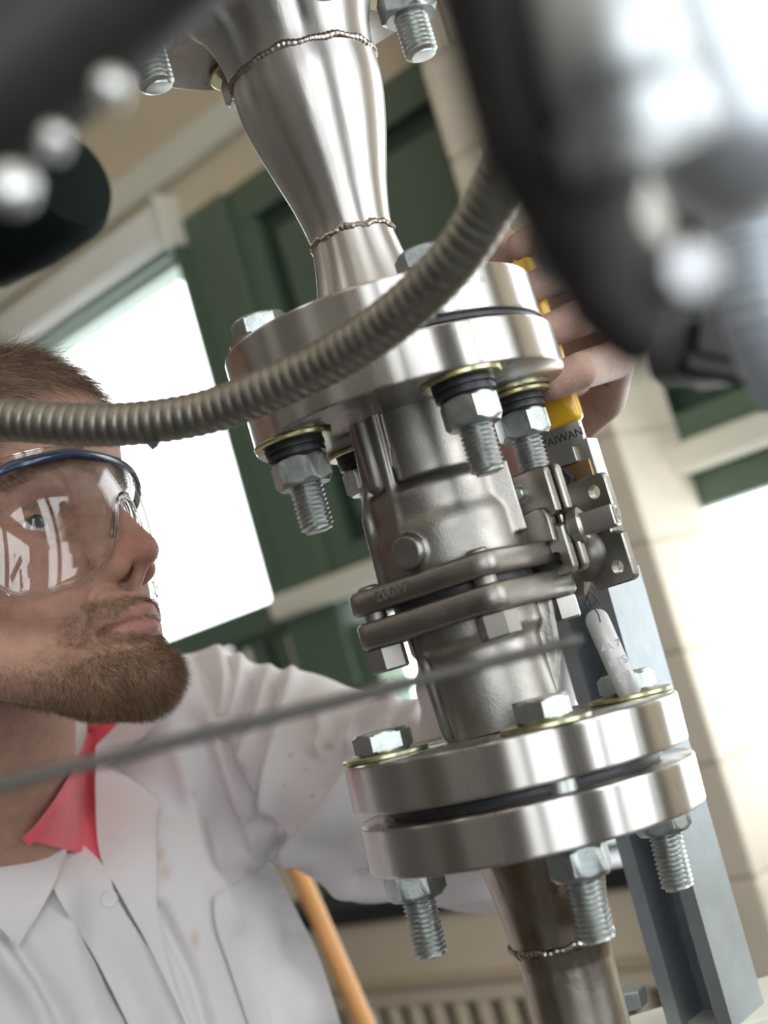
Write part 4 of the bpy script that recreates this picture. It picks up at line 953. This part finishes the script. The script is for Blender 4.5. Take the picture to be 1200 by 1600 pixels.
# one level of subdivision by finer sampling is not needed away from the lens: keep 4.2 mm and displace after splitting
def subdiv(v, f):
    n = len(v); e = np.sort(np.concatenate([f[:, [0, 1]], f[:, [1, 2]], f[:, [2, 3]], f[:, [3, 0]]]), 1); key = e[:, 0].astype(np.int64)*n+e[:, 1]
    u, inv = np.unique(key, return_inverse=True); ev = (v[u//n]+v[u % n])/2; fv = v[f].mean(1); m = len(f); i = inv.reshape(4, m).T+n; c = np.arange(m)+n+len(u)
    nf = np.concatenate([np.stack([f[:, k], i[:, k], c, i[:, k-1]], 1) for k in range(4)]); return np.concatenate([v, ev, fv]), nf
v4, f4 = subdiv(v4, f4); v4 = relax(v4, f4, 2, .5); N4 = vnormals(v4, f4)
if ((v4-v4.mean(0))*N4).sum(1).mean() < 0: N4 = -N4
def px_of(v): d = -v[:, 2]; return 600+FPX*v[:, 0]/d, 800-FPX*v[:, 1]/d
pxv, pyv = px_of(v4); facing = sstep(-.1, .35, -(N4*nrm_(v4)).sum(1))
def seg_d(px, py, pts):
    pts = spline(pts, max(8, len(pts)*6)); out = np.full(len(px), 1e9); sd = np.zeros(len(px))
    for (a, b), (c, e) in zip(pts[:-1], pts[1:]):
        dx, dy = c-a, e-b; t = np.clip(((px-a)*dx+(py-b)*dy)/(dx*dx+dy*dy+1e-9), 0, 1); qx, qy = px-a-t*dx, py-b-t*dy; r = np.hypot(qx, qy); m = r < out
        out[m] = r[m]; sd[m] = np.sign(dx*qy-dy*qx)[m]
    return out, sd
FOLDS = [  # points, half width px, height mm, kind
 ([(285, 985), (330, 1010), (352, 1060), (340, 1110)], 13, 5, 'r'), ([(335, 985), (372, 1020), (368, 1080), (345, 1140)], 12, 5, 'r'),
 ([(300, 1020), (330, 1075), (338, 1120)], 9, -4, 'r'), ([(352, 1010), (362, 1060), (350, 1120)], 7, -4, 'r'),
 ([(420, 1040), (405, 1110), (375, 1180)], 16, 4, 'r'), ([(395, 1050), (385, 1110), (365, 1170)], 10, -5, 'r'),
 ([(455, 1060), (440, 1110), (428, 1180), (415, 1260)], 13, 5, 'r'), ([(433, 1080), (420, 1150), (402, 1230), (392, 1290)], 11, -6, 'r'),
 ([(345, 1150), (387, 1259), (425, 1343)], 6, -9, 'g'), ([(330, 1130), (372, 1262), (412, 1350)], 10, 3, 'r'),
 ([(548, 1200), (500, 1265), (440, 1328)], 5, 7, 's'), ([(410, 1290), (430, 1310), (437, 1330)], 12, -8, 'r'),
 ([(500, 1120), (505, 1150), (498, 1168)], 12, 5, 'r'), ([(545, 1165), (560, 1130), (610, 1095)], 10, 6, 'r'), ([(530, 1130), (520, 1170), (500, 1230)], 13, -3, 'r'),
 ([(600, 1100), (640, 1060), (660, 1010)], 9, 5, 'r'), ([(620, 1140), (632, 1070), (650, 990)], 7, -5, 'r'), ([(640, 1160), (650, 1100), (670, 1030)], 8, 4, 'r'),
 ([(450, 1395), (560, 1388), (660, 1402), (760, 1395)], 10, 4, 'r'), ([(560, 1375), (640, 1365), (700, 1330)], 8, -3, 'r'), ([(490, 1340), (580, 1300), (640, 1240)], 24, -4, 'r'),
 ([(300, 1130), (330, 1230), (355, 1340)], 22, -4, 'r'), ([(285, 1180), (320, 1330), (370, 1440)], 18, 3, 'r'),
 ([(150, 1440), (200, 1540), (245, 1640)], 26, -7, 'r'), ([(90, 1400), (110, 1500), (150, 1620)], 28, 4, 'r'), ([(0, 1490), (50, 1560), (80, 1640)], 20, 5, 'r'), ([(20, 1470), (80, 1560), (120, 1640)], 14, -5, 'r'),
 ([(250, 1420), (300, 1530), (335, 1640)], 12, -4, 'r'), ([(360, 1440), (390, 1530), (430, 1620)], 20, 3, 'r'), ([(480, 1520), (470, 1570), (485, 1620)], 14, 5, 'r'), ([(450, 1500), (440, 1560), (455, 1620)], 12, -4, 'r'),
 ([(860, 960), (850, 1050), (845, 1130)], 16, 4, 'r'), ([(890, 980), (885, 1060), (880, 1130)], 9, -3, 'r')]
disp = np.zeros(len(v4))
for pts, w, a, k in FOLDS:
    d, sd = seg_d(pxv, pyv, pts)
    if k == 'r': disp += a*np.exp(-(d/w)**2)
    elif k == 'g': disp += a*np.exp(-d/w)
    else: disp += a*np.where(sd > 0, np.exp(-(d/30)**2)*np.clip(d/1.5, 0, 1)*0-.0, np.exp(-(d/34)**2))*1.0
# broad soft undulation
ph = v4@np.array([.045, .021, .033]); ph2 = v4@np.array([-.02, .05, .03])
disp = 1.7*disp*facing+1.8*np.sin(ph*1.3+1.2*np.sin(ph2))+1.1*np.sin(ph2*2.1+1.5*np.cos(ph*.9))
v4 = v4+N4*disp[:, None]; v4 = relax(v4, f4, 1, .3)
cm_ = quad_mesh('lab_coat', c2w(v4)-PO, f4)
pxv, pyv = px_of(v4); cc = np.ones((len(v4), 3))*np.array([.64, .60, .62])
for x, y, rx, ry, s_ in ((252, 1335, 6, 12, .5), (258, 1362, 9, 12, .45), (305, 1468, 6, 14, .5), (303, 1240, 4, 5, .45), (214, 1398, 4, 6, .5), (513, 1166, 7, 4, .8), (454, 1180, 3, 3, .6), (478, 1203, 4, 2.5, .5), (445, 1227, 3, 2, .5), (488, 1244, 4, 3, .6), (371, 1455, 3, 3, .5), (418, 1438, 6, 3, .35)):
    w = np.exp(-((pxv-x)/rx)**2-((pyv-y)/ry)**2)*s_; cc = mixc(cc, (.45, .26, .13), w)
vcolor(cm_, cc)
M_COATC = mat('white_cotton_stained', (.64, .60, .62), 0, .85, noise=.02, nscale=25, bump=.12, bscale=2200, sheen=.15, attr='col')
coat = link('lab_coat', cm_, M_COATC, person)
BVC = BVHTree.FromPolygons(v4.tolist(), f4.tolist()); BVB = BVHTree.FromPolygons(v1.tolist(), f1.tolist())
def hit(x, y, trees):
    r = Vector(((x-600)/FPX, -(y-800)/FPX, -1)).normalized(); best = None
    for t in trees:
        h = t.ray_cast(Vector((0, 0, 0)), r)
        if h[0] is not None and (best is None or h[3] < best): best = h[3]
    return best
def patch(name, left, right, off, th, m, trees, rows=26, cols=14, roll=0.0, parent=None, smooth=5, over=False):
    A_ = spline(left, rows); B_ = spline(right, rows); g = A_[:, None]*(1-np.linspace(0, 1, cols))[None, :, None]+B_[:, None]*np.linspace(0, 1, cols)[None, :, None]
    D = np.full((rows, cols), np.nan)
    for i in range(rows):
        for j in range(cols):
            h = hit(*g[i, j], trees)
            if h is not None: D[i, j] = h
    med = np.nanmedian(D); 
    for i in range(rows):
        r = D[i]; ok = ~np.isnan(r)
        D[i] = np.interp(np.arange(cols), np.arange(cols)[ok], r[ok]) if ok.any() else med
    D0 = D.copy()
    for _ in range(smooth):
        p_ = np.pad(D, 1, 'edge'); D = .5*D+.125*(p_[2:, 1:-1]+p_[:-2, 1:-1]+p_[1:-1, 2:]+p_[1:-1, :-2])
    if over: D = np.minimum(D, D0)
    D = D-off-roll*np.linspace(1, 0, cols)[None]**2
    r = np.stack([(g[..., 0]-600)/FPX, -(g[..., 1]-800)/FPX, -np.ones((rows, cols))], -1); r /= np.linalg.norm(r, axis=-1)[..., None]
    front = (r*D[..., None]).reshape(-1, 3); back = (r*(D+th)[..., None]).reshape(-1, 3); n = rows*cols; f = []
    idx = lambda i, j: i*cols+j
    for i in range(rows-1):
        for j in range(cols-1):
            a, b, c, d = idx(i, j), idx(i, j+1), idx(i+1, j+1), idx(i+1, j); f += [(a, d, c, b), (n+a, n+b, n+c, n+d)]
    bd = [idx(0, j) for j in range(cols)]+[idx(i, cols-1) for i in range(1, rows)]+[idx(rows-1, j) for j in range(cols-2, -1, -1)]+[idx(i, 0) for i in range(rows-2, 0, -1)]
    for a, b in zip(bd, bd[1:]+bd[:1]): f.append((a, b, n+b, n+a))
    me = quad_mesh(name, c2w(np.concatenate([front, back]))-PO, np.array(f)); o = link(name, me, m, parent or person); me.set_sharp_from_angle(angle=math.radians(60)); return o
CTB = [BVC, BVB]
patch('shirt', [(136, 1120), (133, 1160), (98, 1232), (60, 1285), (35, 1310)], [(185, 1130), (175, 1190), (168, 1260), (163, 1310), (166, 1345)], 7.0, 2.0, M_PINK, CTB, rows=34, cols=16, smooth=14, over=True)
rb = patch('shirt_collar', [(136, 1122), (132, 1160), (96, 1232), (58, 1285), (33, 1310)], [(146, 1126), (143, 1168), (108, 1243), (70, 1297), (45, 1322)], 9.0, 2.0, M_PINK, CTB, rows=34, cols=5, smooth=14, over=True)
patch('lapel', [(150, 1165), (149, 1240), (156, 1335), (188, 1398), (228, 1470), (272, 1560), (300, 1620)], [(175, 1199), (243, 1245), (243, 1290), (245, 1360), (248, 1440), (276, 1550), (304, 1620)], 11, 2.4, M_COAT, [BVC], parent=coat, rows=44, cols=14, roll=3, smooth=30)
patch('collar', [(150, 1165), (175, 1140), (215, 1098), (245, 1080)], [(160, 1196), (200, 1172), (252, 1124), (262, 1108)], 15, 2.2, M_COAT, [BVC], parent=coat, rows=24, cols=10, smooth=14)
patch('front_panel', [(20, 1300), (60, 1345), (100, 1420), (150, 1500), (210, 1620)], [(75, 1290), (121, 1313), (165, 1357), (188, 1413), (247, 1507), (298, 1620)], 10, 2.0, M_COAT, [BVC], parent=coat, rows=40, cols=16, smooth=16)
patch('collar', [(-70, 1190), (-60, 1300), (-40, 1400), (5, 1455), (27, 1478)], [(-20, 1240), (30, 1283), (72, 1312), (104, 1345), (29, 1480)], 15, 2.4, M_COAT, [BVC], parent=coat, rows=30, cols=14, smooth=16)
patch('pocket', [(334, 1402), (338, 1450), (362, 1520), (402, 1640)], [(425, 1345), (462, 1420), (500, 1500), (545, 1640)], 4.2, 1.4, M_COAT, [BVC], parent=coat, rows=36, cols=20, smooth=10)
h = hit(171, 1405, [BVC]); r_ = np.array([(171-600)/FPX, -(1405-800)/FPX, -1]); r_ /= np.linalg.norm(r_); bp_ = c2w((r_*(h-11.6))[None])[0]-PO
MB().add(*lathe([(0, .0010), (.0030, .0009), (.0040, .0013), (.0052, .0011), (.0055, .0004), (.0055, -.001), (0, -.001)], 32), mtx=frame(bp_, -F+.25*RR)).build('button', mat('pearl_button', (.72, .68, .70), 0, .25), coat)
# shoes
for sg in (-1, 1):
    q = c2w((M3(120, 1500, .80)+DN*420+np.array([sg*85, 0, 0])+DN*760)[None])[0]; q[2] = 0
    v, f = snets(lambda p: np.maximum(smin(ell(p, (0, 60, 35), (46, 130, 40)), ell(p, (0, -10, 60), (42, 52, 60)), 20), -p[..., 2]+1), (-60, -90, -6), (60, 200, 130), 6)
    rot = np.array([[math.cos(2.4), -math.sin(2.4), 0], [math.sin(2.4), math.cos(2.4), 0], [0, 0, 1]]); v = v@rot.T
    link('shoe', quad_mesh('shoe', v*mm+q-PO, f), M_BLACK, person)

# ------------------------------------------------------------------ safety goggles (head millimetres)
gg = thing('safety_goggles', 'clear wraparound safety goggles with blue brow bar worn by the man', 'goggles', h2w((100, 0, 0)))
GO = np.array(gg.location)
def gl(v): return h2w(v)-GO
def gsurf(t, z):       # t: angle round the head, z: height; nearly cylindrical shell with a slight bulge
    y = 79*np.sin(t); x = 29+74*np.cos(t)**.9-.0016*(z+8)**2*3; return np.stack([x, y, z+0*x], -1)
nt, nz = 90, 30; ts = np.linspace(-1.35, 1.35, nt)
def zlow(y):
    y = abs(y); base = np.interp(y, [0, 7, 11, 15, 20, 28, 40, 55, 66, 73], [-2, -4, -14, -28, -38, -46, -51, -54, -52, -42]); return base
def ztop(y): return np.interp(abs(y), [0, 30, 60, 79], [22, 22, 16, 8])
V_ = []
for sh in (0, 1):
    for t in ts:
        y0 = 79*math.sin(t); zs = np.linspace(zlow(y0), ztop(y0), nz); g = gsurf(np.full(nz, t), zs)
        if sh: g = g-np.stack([np.full(nz, math.cos(t)), np.full(nz, math.sin(t)), np.zeros(nz)], -1)*1.8
        V_.append(g)
V_ = np.concatenate(V_); f = []; n = nt*nz
for i in range(nt-1):
    for j in range(nz-1):
        a, b, c, d = i*nz+j, (i+1)*nz+j, (i+1)*nz+j+1, i*nz+j+1; f += [(a, b, c, d), (n+a, n+d, n+c, n+b)]
for i in range(nt-1):
    for j in (0, nz-1): a, b = i*nz+j, (i+1)*nz+j; f.append((a, n+a, n+b, b))
for i in (0, nt-1):
    for j in range(nz-1): a, b = i*nz+j, i*nz+j+1; f.append((a, b, n+b, n+a))
link('lens', quad_mesh('lens', gl(V_), np.array(f)), M_LENS, gg)
low_e = np.array([gsurf(np.array(t), zlow(79*math.sin(t))) for t in np.linspace(-1.35, 1.35, 160)])
v, f = tube(gl(low_e), .0009, 8); MB().add(v, f).build('lens_edge', M_RIM, gg)
nb_ = np.array([[93, 11, -31], [97, 10.2, -21], [100, 8.0, -10], [101.5, 4, -3], [102.5, 0, -1], [101.5, -4, -3], [100, -8, -10], [97, -10.2, -21], [93, -11, -31]], float)
v, f = tube(gl(spline(nb_, 60)), .0024, 10, squash=(1, .6)); MB().add(v, f).build('nose_bridge', M_RIM, gg)
te = np.array([gsurf(np.array(t), ztop(79*math.sin(t))+1.0) for t in np.linspace(-1.3, 1.3, 90)])
v, f = tube(gl(te+[0.8, 0, 0]), .0021, 12, squash=(.8, 1.25)); MB().add(v, f).build('brow_bar', M_BLUE, gg)
te2 = te*[1, 1, 1]+[-2.5, 0, 5.2]; v, f = tube(gl(te2), .0012, 8); MB().add(v, f).build('clear_top_rim', M_RIM, gg)
for sg in (1, -1):
    ar = spline([gsurf(np.array(sg*1.28), 9.)*1, (34, sg*79, 10), (5, sg*82, 10), (-25, sg*82, 4), (-38, sg*80, -12)], 40)
    v, f = tube(gl(ar), .0030, 10, squash=(.5, 1.4)); MB().add(v, f).build('arm', M_BLUE, gg)
    # side shield edge
    se = np.array([gsurf(np.array(sg*1.34), z_) for z_ in np.linspace(-16, 10, 12)]); v, f = tube(gl(se), .0012, 8); MB().add(v, f).build('side_edge', M_BLUE, gg)
